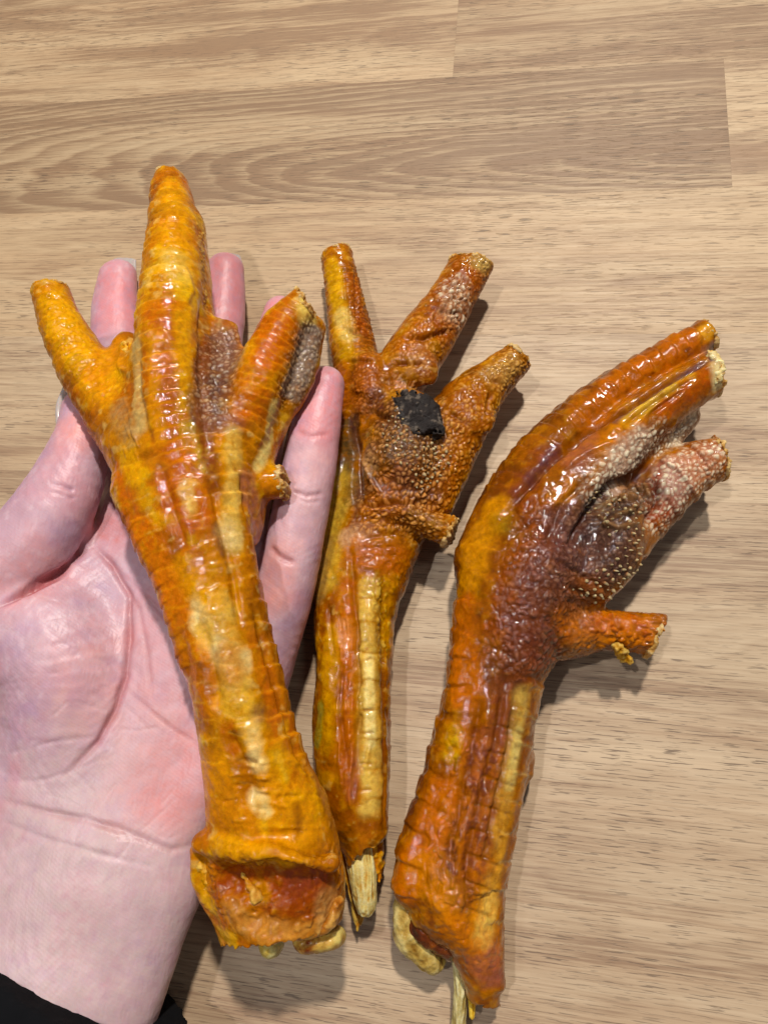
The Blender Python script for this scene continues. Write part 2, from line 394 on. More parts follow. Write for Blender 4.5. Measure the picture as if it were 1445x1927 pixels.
def wood_mat(seed, tone, contrast=1., cath=None, redness=.35):
    """laminate print: long fibres, dark pores, broad growth bands; cath = centre of an arched figure"""
    m, nt, b = newmat('wood_laminate')
    tc = nd(nt, 'ShaderNodeTexCoord')
    def mapped(sx, sy, off):
        mp = nd(nt, 'ShaderNodeMapping'); L(nt, tc.outputs['Object'], mp.inputs[0])
        mp.inputs['Scale'].default_value = (sx, sy, 1); mp.inputs['Location'].default_value = (seed * 3.71 + off, seed * 1.37 + off, seed)
        return mp
    def noise(sx, sy, off, detail=5., rough=.6, dist=0.):
        n = nd(nt, 'ShaderNodeTexNoise', Scale=1., Detail=detail, Roughness=rough, Distortion=dist); L(nt, mapped(sx, sy, off).outputs[0], n.inputs['Vector']); return n.outputs['Fac']
    def mth(op, a, bb=None, c=None):
        n = nd(nt, 'ShaderNodeMath', operation=op)
        for i, x in enumerate((a, bb, c)):
            if x is None: continue
            if isinstance(x, (int, float)): n.inputs[i].default_value = x
            else: L(nt, x, n.inputs[i])
        return n.outputs[0]
    def rng(x, a, bb, c=0., d=1.):
        n = nd(nt, 'ShaderNodeMapRange'); L(nt, x, n.inputs[0])
        for i, v in enumerate((a, bb, c, d)): n.inputs[i + 1].default_value = v
        return n.outputs[0]
    sp = nd(nt, 'ShaderNodeSeparateXYZ'); L(nt, tc.outputs['Object'], sp.inputs[0])
    warp = noise(5., 26., 4., 3., .5)
    if cath is None:
        ring = mth('ADD', mth('MULTIPLY', sp.outputs[1], 95.), mth('MULTIPLY', warp, 9.))
    else:
        dx = mth('MULTIPLY', mth('SUBTRACT', sp.outputs[0], cath[0]), cath[2]); dy = mth('SUBTRACT', sp.outputs[1], cath[1])
        r = mth('SQRT', mth('ADD', mth('MULTIPLY', dx, dx), mth('MULTIPLY', dy, dy)))
        ring = mth('ADD', mth('MULTIPLY', r, 330.), mth('MULTIPLY', warp, 6.))
    fr = mth('FRACT', ring)
    band = mth('MULTIPLY', rng(fr, 0., .8), rng(fr, 1., .8))
    broad = noise(3., 42., 1., 4., .6); fib = noise(15., 800., 2., 6., .75); fib2 = noise(60., 1800., 6., 2., .6); blot = noise(14., 30., 8., 4., .6)
    v = mth('MULTIPLY_ADD', rng(broad, .32, .68), .44 * contrast, mth('MULTIPLY', rng(fib, .3, .7), .42 * contrast))
    v = mth('MULTIPLY_ADD', band, (.26 if cath is not None else .15) * contrast, v)
    v = mth('MULTIPLY_ADD', rng(fib2, .3, .7), .2, v)
    v = mth('MULTIPLY_ADD', rng(blot, .3, .7), .15, v)
    cr = nd(nt, 'ShaderNodeValToRGB'); L(nt, v, cr.inputs[0])
    t = np.array(tone, float)
    stops = [(0., t * (1.2, 1.2, 1.16)), (.45, t), (.75, t * (.84, .80, .77)), (1.15, t * (.56, .48, .45))]
    while len(cr.color_ramp.elements) < 4: cr.color_ramp.elements.new(.5)
    for e, (p, c) in zip(cr.color_ramp.elements, stops): e.position = min(p, 1); e.color = (*np.clip(c, 0, 1), 1)
    # reddish and greenish drifts of the print
    hue = noise(9., 90., 12., 3.); mxc = nd(nt, 'ShaderNodeMix', data_type='RGBA', blend_type='MULTIPLY'); L(nt, cr.outputs[0], mxc.inputs[6])
    mxc.inputs[7].default_value = (1.0, .91, .85, 1); L(nt, rng(hue, .42, .66, 0., .9 * redness), mxc.inputs[0])
    # pores: short dark dashes
    p1 = noise(110., 2100., 20., 2., .5); p2 = noise(7., 60., 22., 2., .5)
    pore = mth('MULTIPLY', rng(p1, .58, .625), rng(p2, .38, .6, .3, 1.))
    mxp = nd(nt, 'ShaderNodeMix', data_type='RGBA'); L(nt, mxc.outputs[2], mxp.inputs[6]); mxp.inputs[7].default_value = (*(t * (.30, .27, .27)), 1)
    L(nt, mth('MULTIPLY', pore, .85), mxp.inputs[0])
    L(nt, mxp.outputs[2], b.inputs['Base Color'])
    L(nt, rng(fib, .3, .7, .46, .60), b.inputs['Roughness']); b.inputs['Specular IOR Level'].default_value = .35
    bu = nd(nt, 'ShaderNodeBump', Strength=.35, Distance=.0002); L(nt, mth('SUBTRACT', mth('MULTIPLY', fib, .4), pore), bu.inputs['Height']); L(nt, bu.outputs[0], b.inputs['Normal'])
    return m

# ------------------------------------------------------------------ things
def thing(name, label, cat, loc, group=None):
    o = bpy.data.objects.new(name, None); C.objects.link(o); o.location = Vector(loc) / 1000; o.empty_display_size = .02
    o['label'] = label; o['category'] = cat
    if group: o['group'] = group
    bpy.context.view_layer.update()
    return o

def box(name, x0, x1, y0, y1, z0, z1, mat, parent=None, bev=0.):
    V = np.array([(x, y, z) for z in (z0, z1) for y in (y0, y1) for x in (x0, x1)], float)
    Q = np.array([(0, 2, 3, 1), (4, 5, 7, 6), (0, 1, 5, 4), (2, 6, 7, 3), (0, 4, 6, 2), (1, 3, 7, 5)])
    o = link(name, V, Q, mat, parent)
    o.data.polygons.foreach_set('use_smooth', np.zeros(6, bool))
    return o

# tabletop of wood-print strips, rows run to the left and right
yA = np.mean([at(0, 203)[1], at(855, 141)[1], at(1360, 113)[1]]); yB = np.mean([at(0, 403)[1], at(1378, 352)[1]])
HR = yA - yB
print('row', yA, yB, HR, 'slopes', at(0, 203)[1], at(1360, 113)[1], at(0, 403)[1], at(1378, 352)[1], 'joints', at(862, 0)[0], at(853, 135)[0], at(1360, 113)[0], at(1378, 352)[0])
base = box('tabletop', -520, 520, -420, 470, -22, -2.2, None or wood_mat(40, (.2, .15, .1)))
base['kind'] = 'structure'
jx1 = np.mean([at(862, 0)[0], at(853, 135)[0]]); jx2 = np.mean([at(1360, 113)[0], at(1378, 352)[0]])
TAN = (.50, .356, .210)
def tn(k, r=1., g=1., b_=1.): return tuple(np.array(TAN) * k * (r, g, b_))
cath = at(1400, 285) / 1000
rows = [  # (index from row A-B upward, joints, tones, cathedral)
    (2, [-520, -60, 520], [tn(.95), tn(1.02)], {}),
    (1, [-520, jx1, 520], [tn(1.0), tn(.93)], {}),
    (0, [-520, jx2, 520], [tn(.88), tn(1.10, .98, 1.0, 1.02)], {0: (cath[0], cath[1], .115)}),
    (-1, [-520, 520], [tn(1.02)], {}),
    (-2, [-520, 520], [tn(1.04, .99, 1.03, 1.1)], {}),
    (-3, [-520, 520], [tn(1.0, .98, 1.02, 1.1)], {}),
    (-4, [-520, 520], [tn(1.04, .98, 1.02, 1.12)], {}),
    (-5, [-520, 520], [tn(1.03, .98, 1.01, 1.1)], {}),
    (-6, [-520, 520], [tn(.93)], {}),
    (-7, [-520, 520], [tn(.95)], {}),
]
g = .012
for r, js, tones, cc in rows:
    for i in range(len(js) - 1):
        mt = wood_mat(r * 7 + i * 3 + 31, tones[i], 1.35 if r >= 0 else 1.1, cc.get(i))
        box('plank', js[i] + g, js[i + 1] - g, yB + HR * r + g, yB + HR * (r + 1) - g, -2.2, 0, mt, base)

# ------------------------------------------------------------------ the hand
def hand():
    root = thing('person', 'left arm in a black sleeve, open palm holding the leftmost dried foot', 'person', (*at(150, 1700, 0)[:2], 0))
    LB = [
        Limb([(-90, 2250, 30, 230, 24), (40, 1900, 28, 252, 22), (115, 1720, 26, 244, 19), (150, 1600, 25, 236, 17)], k=8),
        Limb([(160, 1640, 25, 228, 17), (185, 1500, 24, 230, 17), (235, 1370, 24, 245, 15), (300, 1200, 25, 225, 13.5), (315, 1060, 25, 200, 12), (320, 960, 24, 175, 10)], k=9),
        Limb([(-40, 1190, 35, 105, 18), (70, 1190, 35, 120, 18.5), (122, 1260, 34, 120, 18.5), (122, 1360, 31, 124, 17), (100, 1460, 27, 125, 15)], k=7),
        Limb([(155, 772, 42, 38, 6.5), (150, 835, 43, 52, 9), (118, 925, 44, 72, 11), (60, 1020, 44, 84, 12.5), (-30, 1110, 42, 95, 14), (-90, 1180, 38, 100, 15)], k=3),
        Limb([(222, 520, 14, 36, 6.2), (217, 590, 14, 45, 7.6), (225, 720, 15, 50, 8.2), (240, 850, 19, 54, 9), (265, 1000, 23, 62, 10)], k=4),
        Limb([(423, 510, 16, 37, 6.6), (417, 590, 15, 45, 7.8), (400, 720, 16, 48, 8.4), (375, 860, 20, 52, 9), (350, 1000, 23, 58, 10)], k=4),
        Limb([(526, 590, 22, 30, 6), (515, 660, 22, 40, 7.4), (500, 780, 22, 46, 8.2), (470, 900, 22, 50, 9), (440, 1010, 23, 56, 10)], k=4),
        Limb([(611, 728, 36, 37, 6.3), (597, 790, 37, 46, 7.4), (582, 880, 36, 51, 8), (560, 990, 33, 54, 8.8), (540, 1090, 29, 56, 10.5), (500, 1220, 25, 60, 12.5), (440, 1390, 22, 66, 13.5), (340, 1560, 22, 60, 13)], k=5),
        Limb([(180, 1080, 30, 60, 9), (250, 1020, 24, 60, 8)], k=10),
    ]
    B = Body(LB, .6)
    n1 = fbm(B.V, .035, 5, 4); n2 = fbm(B.V, .16, 9, 4)
    base_ = lin((190, 154, 164)); B.col[:] = base_
    t = sstep(-.3, .5, n1)[:, None] * .5; B.col = B.col * (1 - t) + lin((182, 134, 148)) * t
    t = sstep(0, .6, n2)[:, None] * .35; B.col = B.col * (1 - t) + lin((204, 170, 174)) * t
    for fq, sd, cc, st in ((.32, 70, (186, 128, 134), .3), (.5, 75, (216, 190, 196), .3), (.12, 78, (164, 130, 158), .45), (.07, 79, (196, 128, 128), .4)):
        t = sstep(.05, .5, fbm(B.V, fq, sd, 4))[:, None] * st; B.col = B.col * (1 - t) + lin(cc) * t
    P = B.paint
    P([(220, 1620), (120, 1750), (60, 1900)], 230, (192, 164, 162), .7, .4)
    P([(300, 1180), (330, 1330), (300, 1480)], 75, (200, 136, 136), .5, .7)
    P([(330, 1500), (370, 1440)], 60, (204, 122, 118), .45, .8)
    P([(200, 1340), (150, 1240)], 60, (212, 150, 145), .35, .8)
    P([(190, 980), (220, 1000)], 40, (190, 110, 105), .5, .7)
    P([(150, 800)], 45, (220, 140, 130), .6, .6)
    P([(150, 930), (120, 900)], 40, (206, 140, 145), .4, .8)
    P([(40, 1100), (70, 1080)], 60, (212, 134, 128), .4, .7)
    for q in ((222, 520), (424, 508), (526, 580), (615, 730)): P([q, (q[0], q[1] + 70)], 55, (214, 128, 128), .6, .6)
    P([(590, 880), (560, 1000)], 45, (216, 166, 164), .5, .6)
    P([(520, 1060), (530, 1120)], 40, (220, 146, 132), .5, .6)
    Lr = B.line; rc = (158, 70, 68)
    Lr([(168, 1010), (160, 1035), (120, 1080), (60, 1105), (0, 1140)], 1.3, -2.6, c=(150, 60, 60), ca=.8)
    Lr([(172, 1018), (215, 1060), (238, 1120), (247, 1200), (243, 1270), (222, 1340), (190, 1400), (130, 1460)], 1.1, -1.5, c=rc, ca=.55)
    Lr([(235, 1090), (262, 1140), (285, 1230), (290, 1300)], .7, -.45, c=rc, ca=.25)
    Lr([(210, 1055), (290, 1130), (350, 1200)], .6, -.4, c=rc, ca=.3)
    Lr([(250, 1300), (320, 1370), (370, 1400)], .6, -.35, c=rc, ca=.25)
    Lr([(30, 1230), (120, 1210), (220, 1250)], .6, -.25); Lr([(20, 1290), (110, 1270), (230, 1300)], .5, -.22)
    Lr([(10, 1420), (100, 1400), (190, 1385)], .7, -.4); Lr([(0, 1470), (90, 1470), (200, 1430)], .6, -.35)
    Lr([(0, 1505), (100, 1525), (230, 1560), (330, 1600), (378, 1590)], .9, -.8, c=rc, ca=.2)
    Lr([(0, 1545), (90, 1575), (200, 1610), (300, 1630)], .8, -.5); Lr([(30, 1530), (160, 1530), (260, 1580)], .6, -.35)
    Lr([(100, 905), (140, 925), (190, 925)], .8, -.8, c=(140, 90, 120), ca=.35)
    Lr([(95, 925), (140, 942), (185, 940)], .6, -.5, c=(140, 90, 120), ca=.25)
    Lr([(556, 815), (590, 826), (620, 822)], .7, -.5, c=rc, ca=.2)
    Lr([(545, 926), (580, 938), (612, 930)], .8, -.7, c=rc, ca=.3); Lr([(545, 938), (580, 950), (608, 944)], .6, -.4)
    Lr([(505, 1030), (530, 1055), (560, 1060)], 1., -1., c=rc, ca=.4)
    for q in range(24):
        x = random.uniform(10, 370); y = random.uniform(1080, 1600); a_ = random.choice((.5, 2.3, .1)) + random.uniform(-.3, .3); h = random.uniform(15, 50)
        Lr([(x - h * math.cos(a_), y - h * math.sin(a_)), (x + random.uniform(-4, 4), y + random.uniform(-4, 4)), (x + h * math.cos(a_), y + h * math.sin(a_))], .42, -.18, wob=.1, c=(230, 200, 200), ca=.12)
    # fine diagonal furrows of the palm
    x = B.V[:, 0] * .80 + B.V[:, 1] * .6
    fur = np.sin(x * 2.1 + fbm(B.V, .06, 44, 2) * 9) * sstep(-.1, .5, fbm(B.V, .07, 50, 2))
    B.D += fur * .05 + n2 * .25
    x2 = B.V[:, 0] * .75 - B.V[:, 1] * .66
    B.D += np.sin(x2 * 2.9 + fbm(B.V, .06, 60, 2) * 8) * sstep(0, .5, fbm(B.V, .08, 66, 2)) * .03
    B.finish('hand', SKIN, root)
    for pts in (
        [(226, 540, 10, 27, 1.6), (230, 508, 9, 30, 1.2), (236, 488, 9, 24, .7)],
        [(424, 520, 12, 27, 1.6), (432, 496, 11, 27, 1.2), (437, 480, 11, 18, .7)],
        [(122, 812, 41, 9, 4.5), (121, 770, 41, 10, 4.), (128, 732, 40, 9, 2.)],
    ):
        V, N, Q = polygonise([Limb(pts, k=1)], .4); link('fingernail', smooth(V, Q, 2), Q, NAIL, root)
    sl = Limb([(-150, 2330, 30, 300, 30), (42, 1990, 29, 262, 26), (142, 1834, 29, 250, 24)], k=1, cut1=.15, rough=.02)
    Bs = Body([sl], 1.2)
    x = Bs.coords[0][0]; Bs.D += Bs.jit * .9
    Bs.finish('sleeve', CLOTH, root)
hand()

# ------------------------------------------------------------------ dried feet
OR = (192, 98, 14); AM = (206, 132, 26); YE = (218, 168, 54); PA = (224, 194, 120); BR = (140, 66, 16); RB = (160, 74, 44); PU = (98, 62, 66); WH = (226, 208, 180); DK = (60, 32, 22); GR = (120, 104, 92)
def palette(B, seed, cols, f=.05):
    n = fbm(B.V, f, seed, 5); n2 = fbm(B.V, f * 2.7, seed + 40, 4); n3 = fbm(B.V, f * 6, seed + 80, 3)
    B.col[:] = lin(cols[0])
    for i, (nn, a, b, st) in enumerate(((n, -.15, .35, .9), (n2, .05, .45, .8), (-n2, .1, .5, .7), (n3, .15, .5, .45))):
        t = (sstep(a, b, nn) * st)[:, None]; B.col = B.col * (1 - t) + lin(cols[i + 1]) * t
    B.D += n2 * .5 + n3 * .3
def rims(root, limbs, which, col=(196, 144, 84)):
    for i in which:
        l = limbs[i]
        q = l.Q[:4].copy() if l.cut0 is not None else l.Q[-4:][::-1].copy()
        d = unit(q[0, :2] - q[1, :2]); sl = l.cut0 if l.cut0 is not None else -l.cut1
        m = Limb.__new__(Limb); p0 = q[0].copy(); p1 = q[0].copy(); p0[:2] += d * .5; p1[:2] -= d * 1.0
        p0[3:] -= .2; p1[3:] += .35
        m.Q = np.array([p0 + (p1 - p0) * t for t in (0, .5, 1)]); m.S = np.array([0, .75, 1.5]); m.k = 1.; m.cut0 = sl; m.cut1 = -sl; m.bot = l.bot; m.rough = .55; m.scute = None
        B = Body([m], .32)
        n = fbm(B.V, .7, 5 + i, 3); B.D += n * .9
        B.col[:] = lin(col); t = sstep(-.1, .4, n)[:, None]; B.col = B.col * (1 - t * .6) + lin((226, 196, 146)) * t * .6
        t = sstep(.1, .4, -n)[:, None]; B.col = B.col * (1 - t * .7) + lin((150, 84, 34)) * t * .7
        B.wet[:] = .2
        B.finish('cut_end', RAW, root)
def papillae(B, root, m, n, size, colr=(206, 180, 138), seed=1, lean=(0.3, -.6)):
    """pale horny points standing on the pad: one joined part"""
    rng = np.random.default_rng(seed)
    idx = np.nonzero(m > .5)[0]; idx = idx[B.N[idx, 2] > .1]
    pts = []; ids = []
    for i in rng.permutation(idx):
        p = B.W[i]
        if all(np.linalg.norm(p - q) > size * 1.5 for q in pts[-160:]): pts.append(p); ids.append(i)
        if len(pts) >= n: break
    V = []; Q = []; cols = []
    for p, i in zip(pts, ids):
        nn = unit(B.N[i] + np.array([lean[0], lean[1], 0]) * .7 + rng.normal(0, .3, 3)); a = unit(np.cross(nn, (0, 1, .3))); b = np.cross(nn, a); r = size * rng.uniform(.18, .6); h = size * rng.uniform(.3, 1.1)
        o = len(V)
        for k, (rr, hh) in enumerate(((1., -.3), (.85, .35), (.45, .8), (.1, 1.))):
            for j in range(6):
                t = j * math.pi / 3; V.append(p + (a * math.cos(t) + b * math.sin(t)) * r * rr + nn * h * hh); cols.append(np.array(lin(colr)) * rng.uniform(.35, 1.05) if k else lin((150, 90, 50)))
        for k in range(3):
            for j in range(6): Q.append((o + k * 6 + j, o + k * 6 + (j + 1) % 6, o + k * 6 + 6 + (j + 1) % 6, o + k * 6 + 6 + j))
        Q.append((o + 18, o + 19, o + 20, o + 21)); Q.append((o + 21, o + 22, o + 23, o + 18))
    if V:
        ob = link('papillae', np.array(V), np.array(Q), BONE, root, np.array(cols), np.full(len(V), .2)); ob['kind'] = 'stuff'
def piece(name, pts, mat, root, cols, vox=.4, rough=.5, fib=0., cut0=None, cut1=None, k=2., extra=(), amp=.6, wet=.4, f=.25, seed=8):
    B = Body([Limb(p, k=k, cut0=cut0, cut1=cut1, rough=rough) for p in [pts] + list(extra)], vox)
    S, u = B.coords[0][:2]
    n = fbm(B.V, f, seed, 4); B.D += n * amp
    if fib:
        fn = fbm(np.stack([S * .12, u * 1.6, B.V[:, 2] * 1.6], 1), 1., 4, 3); B.D += fn * fib
        n = n * .4 + fn
    B.col[:] = lin(cols[0]); t = sstep(-.1, .45, n)[:, None]; B.col = B.col * (1 - t) + lin(cols[1]) * t
    t = sstep(.05, .5, -n)[:, None]; B.col = B.col * (1 - t) + lin(cols[2]) * t
    B.wet[:] = wet
    return B.finish(name, mat, root)
GROUP = 'dried bird feet'

# ---- the foot in the palm, back side up
def foot_held():
    root = thing('dried_foot', 'golden orange dried bird foot lying in the open palm, ringed scales up', 'dried foot', (*at(430, 1200, 30)[:2], 30), GROUP)
    LB = [
        Limb([(530, 1752, 30, 112, 15), (522, 1660, 34, 128, 17), (505, 1540, 39, 118, 15), (478, 1430, 44, 95, 13.5), (452, 1310, 48, 88, 12.5), (425, 1200, 50, 88, 12), (393, 1090, 53, 94, 12), (362, 980, 56, 112, 12.5), (340, 880, 57, 125, 12.5), (325, 790, 57, 108, 12), (320, 700, 57, 90, 11)], k=4, cut0=-.1, n=34, rough=.6),
        Limb([(400, 1060, 57, 34, 6), (360, 940, 61, 48, 7), (338, 840, 63, 56, 7), (322, 740, 64, 62, 8.5), (318, 640, 63, 62, 10.5), (325, 540, 59, 60, 10), (328, 440, 54, 50, 9), (322, 362, 49, 37, 7.5), (318, 334, 48, 26, 5.5)], k=5, cut1=-.15),
        Limb([(372, 600, 52, 32, 7), (366, 500, 51, 27, 7), (360, 420, 49, 24, 6)], k=1.6),
        Limb([(96, 548, 54, 33, 6.5), (118, 612, 54, 40, 7.5), (160, 690, 54, 50, 8.5), (215, 775, 54, 56, 9), (270, 860, 54, 60, 9)], k=4, cut0=.2, n=22),
        Limb([(575, 572, 55, 34, 6), (528, 630, 55, 45, 8), (492, 715, 55, 50, 9), (460, 800, 54, 52, 9), (420, 890, 53, 60, 9)], k=4, cut0=.35, n=22),
        Limb([(592, 620, 50, 20, 5), (560, 715, 48, 32, 5), (510, 800, 47, 30, 6), (482, 900, 48, 26, 7), (462, 1000, 48, 28, 8)], k=2.2, n=20),
        Limb([(478, 915, 48, 26, 5), (505, 910, 48, 30, 5.5), (535, 908, 47, 33, 5.5)], k=3, cut1=.1, n=12),
        Limb([(404, 625, 53, 44, 3.5), (410, 720, 55, 60, 5), (402, 810, 57, 66, 7)], k=6, n=12),
        Limb([(238, 645, 54, 26, 3.5), (240, 740, 56, 48, 6), (260, 820, 58, 56, 8)], k=6, n=12),
        Limb([(432, 980, 58, 34, 5), (452, 1090, 55, 33, 5.5), (470, 1200, 52, 28, 6), (500, 1330, 46, 26, 7)], k=1.5, n=20),
        Limb([(250, 930, 56, 34, 8), (290, 1020, 56, 33, 8), (335, 1120, 53, 30, 8), (370, 1240, 50, 30, 8)], k=2.4, n=20),
        Limb([(385, 1585, 46, 22, 3.2), (440, 1592, 50, 26, 3.2), (505, 1612, 53, 28, 3.2), (575, 1640, 52, 26, 3.2), (618, 1625, 47, 20, 3)], k=2, n=16),
        Limb([(382, 1600, 38, 18, 7), (392, 1660, 36, 22, 7), (440, 1735, 32, 30, 6)], k=2.5, n=14),
    ]
    B = Body(LB, .42, carve=[Limb([(425, 1665, 50, 36, 5.5), (500, 1690, 54, 66, 8), (590, 1700, 53, 60, 7)], k=3), Limb([(470, 1740, 50, 26, 5), (530, 1755, 50, 30, 5), (600, 1750, 48, 26, 5)], k=3)])
    palette(B, 3, [(196, 116, 26), (176, 84, 14), (222, 164, 66), (148, 76, 22), (226, 188, 118)], .06)
    P = B.paint
    P([(330, 350), (335, 420), (338, 520)], 34, (226, 150, 40), .6); P([(322, 480), (345, 520)], 26, (226, 184, 96), .7)
    P([(316, 600), (318, 700), (330, 800)], 46, (188, 86, 12), .7, .45, .3); P([(290, 640), (285, 740), (300, 830)], 12, (232, 150, 50), .5)
    P([(345, 600), (350, 680), (356, 760)], 18, (222, 158, 48), .6)
    P([(372, 810), (380, 880)], 24, (196, 160, 60), .8); P([(370, 560), (352, 540)], 26, (224, 172, 60), .6)
    P([(345, 850), (370, 940)], 30, (190, 88, 10), .7); P([(330, 900), (360, 970)], 40, (188, 80, 14), .6)
    P([(230, 880), (245, 960), (285, 1050), (330, 1160)], 30, (204, 96, 12), .8, .4); P([(235, 850), (250, 900)], 22, (222, 150, 30), .8)
    P([(222, 770), (240, 820)], 26, (170, 128, 84), .65, .7); P([(255, 640), (255, 720), (262, 800)], 15, (196, 158, 100), .8)
    P([(410, 650), (400, 720), (395, 780)], 38, (104, 62, 48), .9, .4); P([(425, 620), (440, 680)], 28, (142, 92, 70), .7); P([(392, 640), (380, 700)], 14, (150, 70, 24), .7)
    P([(383, 760), (395, 860), (410, 920)], 15, (140, 70, 34), .8); P([(425, 800), (450, 790)], 24, (142, 84, 70), .7)
    P([(530, 620), (500, 690), (475, 760)], 42, (198, 94, 34), .7); P([(575, 580), (585, 600)], 20, (236, 200, 110), .8)
    P([(590, 640), (565, 715), (545, 730)], 26, (150, 128, 112), .9, .3); P([(520, 760), (505, 840), (488, 880)], 12, (224, 196, 124), .8, .5)
    P([(440, 820), (445, 880), (440, 960), (450, 1030)], 17, (220, 176, 92), .7, .6); P([(470, 900), (478, 960)], 20, (164, 96, 74), .7); P([(515, 905)], 24, (206, 120, 24), .8)
    P([(100, 570), (150, 660), (190, 730)], 38, (226, 150, 26), .75); P([(190, 690), (210, 650)], 24, (206, 120, 30), .7); P([(200, 740), (170, 700)], 20, (224, 130, 50), .5)
    P([(400, 1130), (430, 1230), (450, 1290)], 26, (224, 176, 92), .7); P([(395, 1200), (405, 1290)], 22, (172, 112, 40), .6); P([(300, 1060), (360, 1180), (390, 1330)], 22, (206, 104, 20), .8)
    P([(350, 1070), (390, 1130)], 26, (218, 138, 26), .6); P([(440, 1320), (470, 1380)], 34, (224, 168, 72), .7); P([(500, 1250), (520, 1330)], 18, (200, 96, 8), .8)
    P([(470, 1440), (560, 1480), (560, 1560)], 55, (222, 142, 24), .6); P([(400, 1460), (480, 1560)], 40, (216, 128, 20), .6); P([(455, 1440), (470, 1490)], 20, (150, 82, 48), .55)
    P([(600, 1440), (630, 1560), (645, 1700)], 16, (174, 110, 60), .7)
    P([(450, 1650), (520, 1680), (580, 1680)], 52, (150, 66, 34), .9, .5); P([(560, 1665), (600, 1660)], 30, (132, 58, 44), .75); P([(485, 1680)], 20, (210, 140, 40), .8)
    P([(430, 1720), (520, 1760), (620, 1750)], 24, (208, 142, 74), .8); P([(400, 1590), (480, 1600), (540, 1625)], 14, (232, 160, 60), .6); P([(620, 1700), (625, 1750)], 22, (212, 160, 100), .7)
    for q in range(22):
        y = random.uniform(900, 1560); x = 340 + (y - 880) * .26 + random.uniform(-60, 60); h = random.uniform(14, 46)
        c_ = random.choice(((232, 192, 112), (226, 170, 70), (150, 84, 34), (178, 82, 14), (236, 204, 140), (138, 84, 56)))
        P([(x, y), (x + random.uniform(0, 14), y + h)], random.uniform(8, 20), c_, .65, .7, .6)
    B.scutes(1, 4.1, .75, -.72, .92, tone=(216, 154, 66), ta=.4)
    B.scutes(0, 6.4, .42, -1.5, -.1, skew=.10, s0=46, tone=(220, 156, 84), ta=.35)
    B.scutes(0, 5.6, .15, .3, 1.2, phase=.4, skew=-.2, s0=46, tone=(236, 196, 120), ta=.22)
    B.scutes(0, 6.4, .75, -1.5, -.72, skew=.10, s0=46, ta=.1)
    B.scutes(3, 3.2, .6, -1.1, .35, rev=True, tone=(150, 74, 14), ta=.5)
    B.scutes(4, 3.0, .55, -.6, 1.1, rev=True, tone=(206, 134, 60), ta=.4)
    B.scutes(2, 2.6, .7, -.9, .9, tone=(236, 190, 100), ta=.4)
    B.scutes(10, 5.0, .6, -1.2, 1.2, tone=(170, 80, 20), ta=.4)
    m = np.maximum(B.mask([(585, 640), (560, 710), (540, 740)], 36), B.mask([(430, 640), (410, 700), (405, 760)], 42))
    B.pebble(m, 1.7, .65, tint=(196, 176, 150), ta=.35, gap=(90, 50, 40), ga=.5)
    m = B.mask([(110, 580), (165, 680), (210, 720)], 44); B.pebble(m * .7, 2.2, .6, tint=(240, 190, 90), ta=.3)
    m = B.mask([(380, 430), (385, 510), (390, 580)], 14); B.pebble(m, 1.7, .8, tint=(240, 200, 120), ta=.5)
    m = B.mask([(450, 1650), (520, 1700), (600, 1690)], 75); B.pebble(m, 7.5, .9, stretch=(.2, 1, 2.4), gap=(130, 50, 20), ga=.35)
    # tendons, folds
    for ln, w_, a_ in ((([(398, 900), (420, 990), (440, 1080), (455, 1180)]), 1.2, -1.6), ([(300, 880), (320, 960), (350, 1040)], 1.4, -1.3), ([(375, 1170), (400, 1260), (415, 1340)], 1.5, -1.2),
                       ([(480, 1130), (505, 1230), (540, 1350), (590, 1470)], 1.3, -1.5), ([(430, 1380), (470, 1450), (480, 1520)], 1.8, -2.2), ([(382, 560), (380, 700), (392, 860)], 1.4, -1.),
                       ([(262, 640), (258, 740), (285, 850)], 1.3, -.9), ([(425, 840), (460, 900), (470, 980)], 1., -1.), ([(400, 1560), (470, 1575), (540, 1570), (600, 1550)], 1.6, -1.),
                       ([(350, 500), (365, 545), (350, 575)], .9, .6), ([(385, 1080), (430, 1230), (470, 1380), (520, 1480)], 4., 1.5), ([(345, 1150), (375, 1260), (400, 1380)], 3., .9), ([(230, 640), (225, 690), (240, 700)], .9, 1.2)):
        B.line(ln, w_, a_)
    for q in range(9):
        y = 1160 + q * 46; x = 395 + (y - 1160) * .27
        h = random.uniform(20, 60); B.line([(x - h, y - 8 + random.uniform(-9, 9)), (x, y + random.uniform(-6, 8)), (x + random.uniform(15, 60), y)], .4, -.25, c=(232, 184, 104), ca=.3)
    for q in range(26):
        x = random.uniform(430, 600); y = random.uniform(1420, 1560)
        B.line([(x - 16, y + random.uniform(-4, 8)), (x + 16, y)], .5, random.choice((.5, -.5)))
    for q in range(14):
        x = random.uniform(232, 262); y = random.uniform(740, 860)
        B.line([(x - 3, y), (x + 5, y + 26)], .4, .35)
    B.wet[:] = .5; B.wet += .4 * B.mask([(320, 560), (330, 760), (350, 920)], 50)
    B.wet -= .25 * B.mask([(500, 840), (560, 720)], 40)
    B.finish('skin', HIDE, root)
    rims(root, LB, (1, 3, 4, 6))
    piece('joint_cartilage', [(500, 1748, 38, 19, 6), (512, 1772, 35, 22, 7)], BONE, root, [(222, 206, 140), (236, 226, 176), (196, 160, 80)], amp=.3, wet=.8)
    piece('joint_cartilage', [(580, 1768, 31, 24, 6), (626, 1764, 30, 20, 6)], BONE, root, [(196, 150, 80), (222, 196, 120), (130, 50, 24)], amp=.6, wet=.7)
    piece('joint_cartilage', [(455, 1738, 28, 22, 5), (490, 1752, 28, 16, 5)], BONE, root, [(176, 142, 100), (216, 190, 130), (150, 90, 40)], amp=.6, wet=.6)
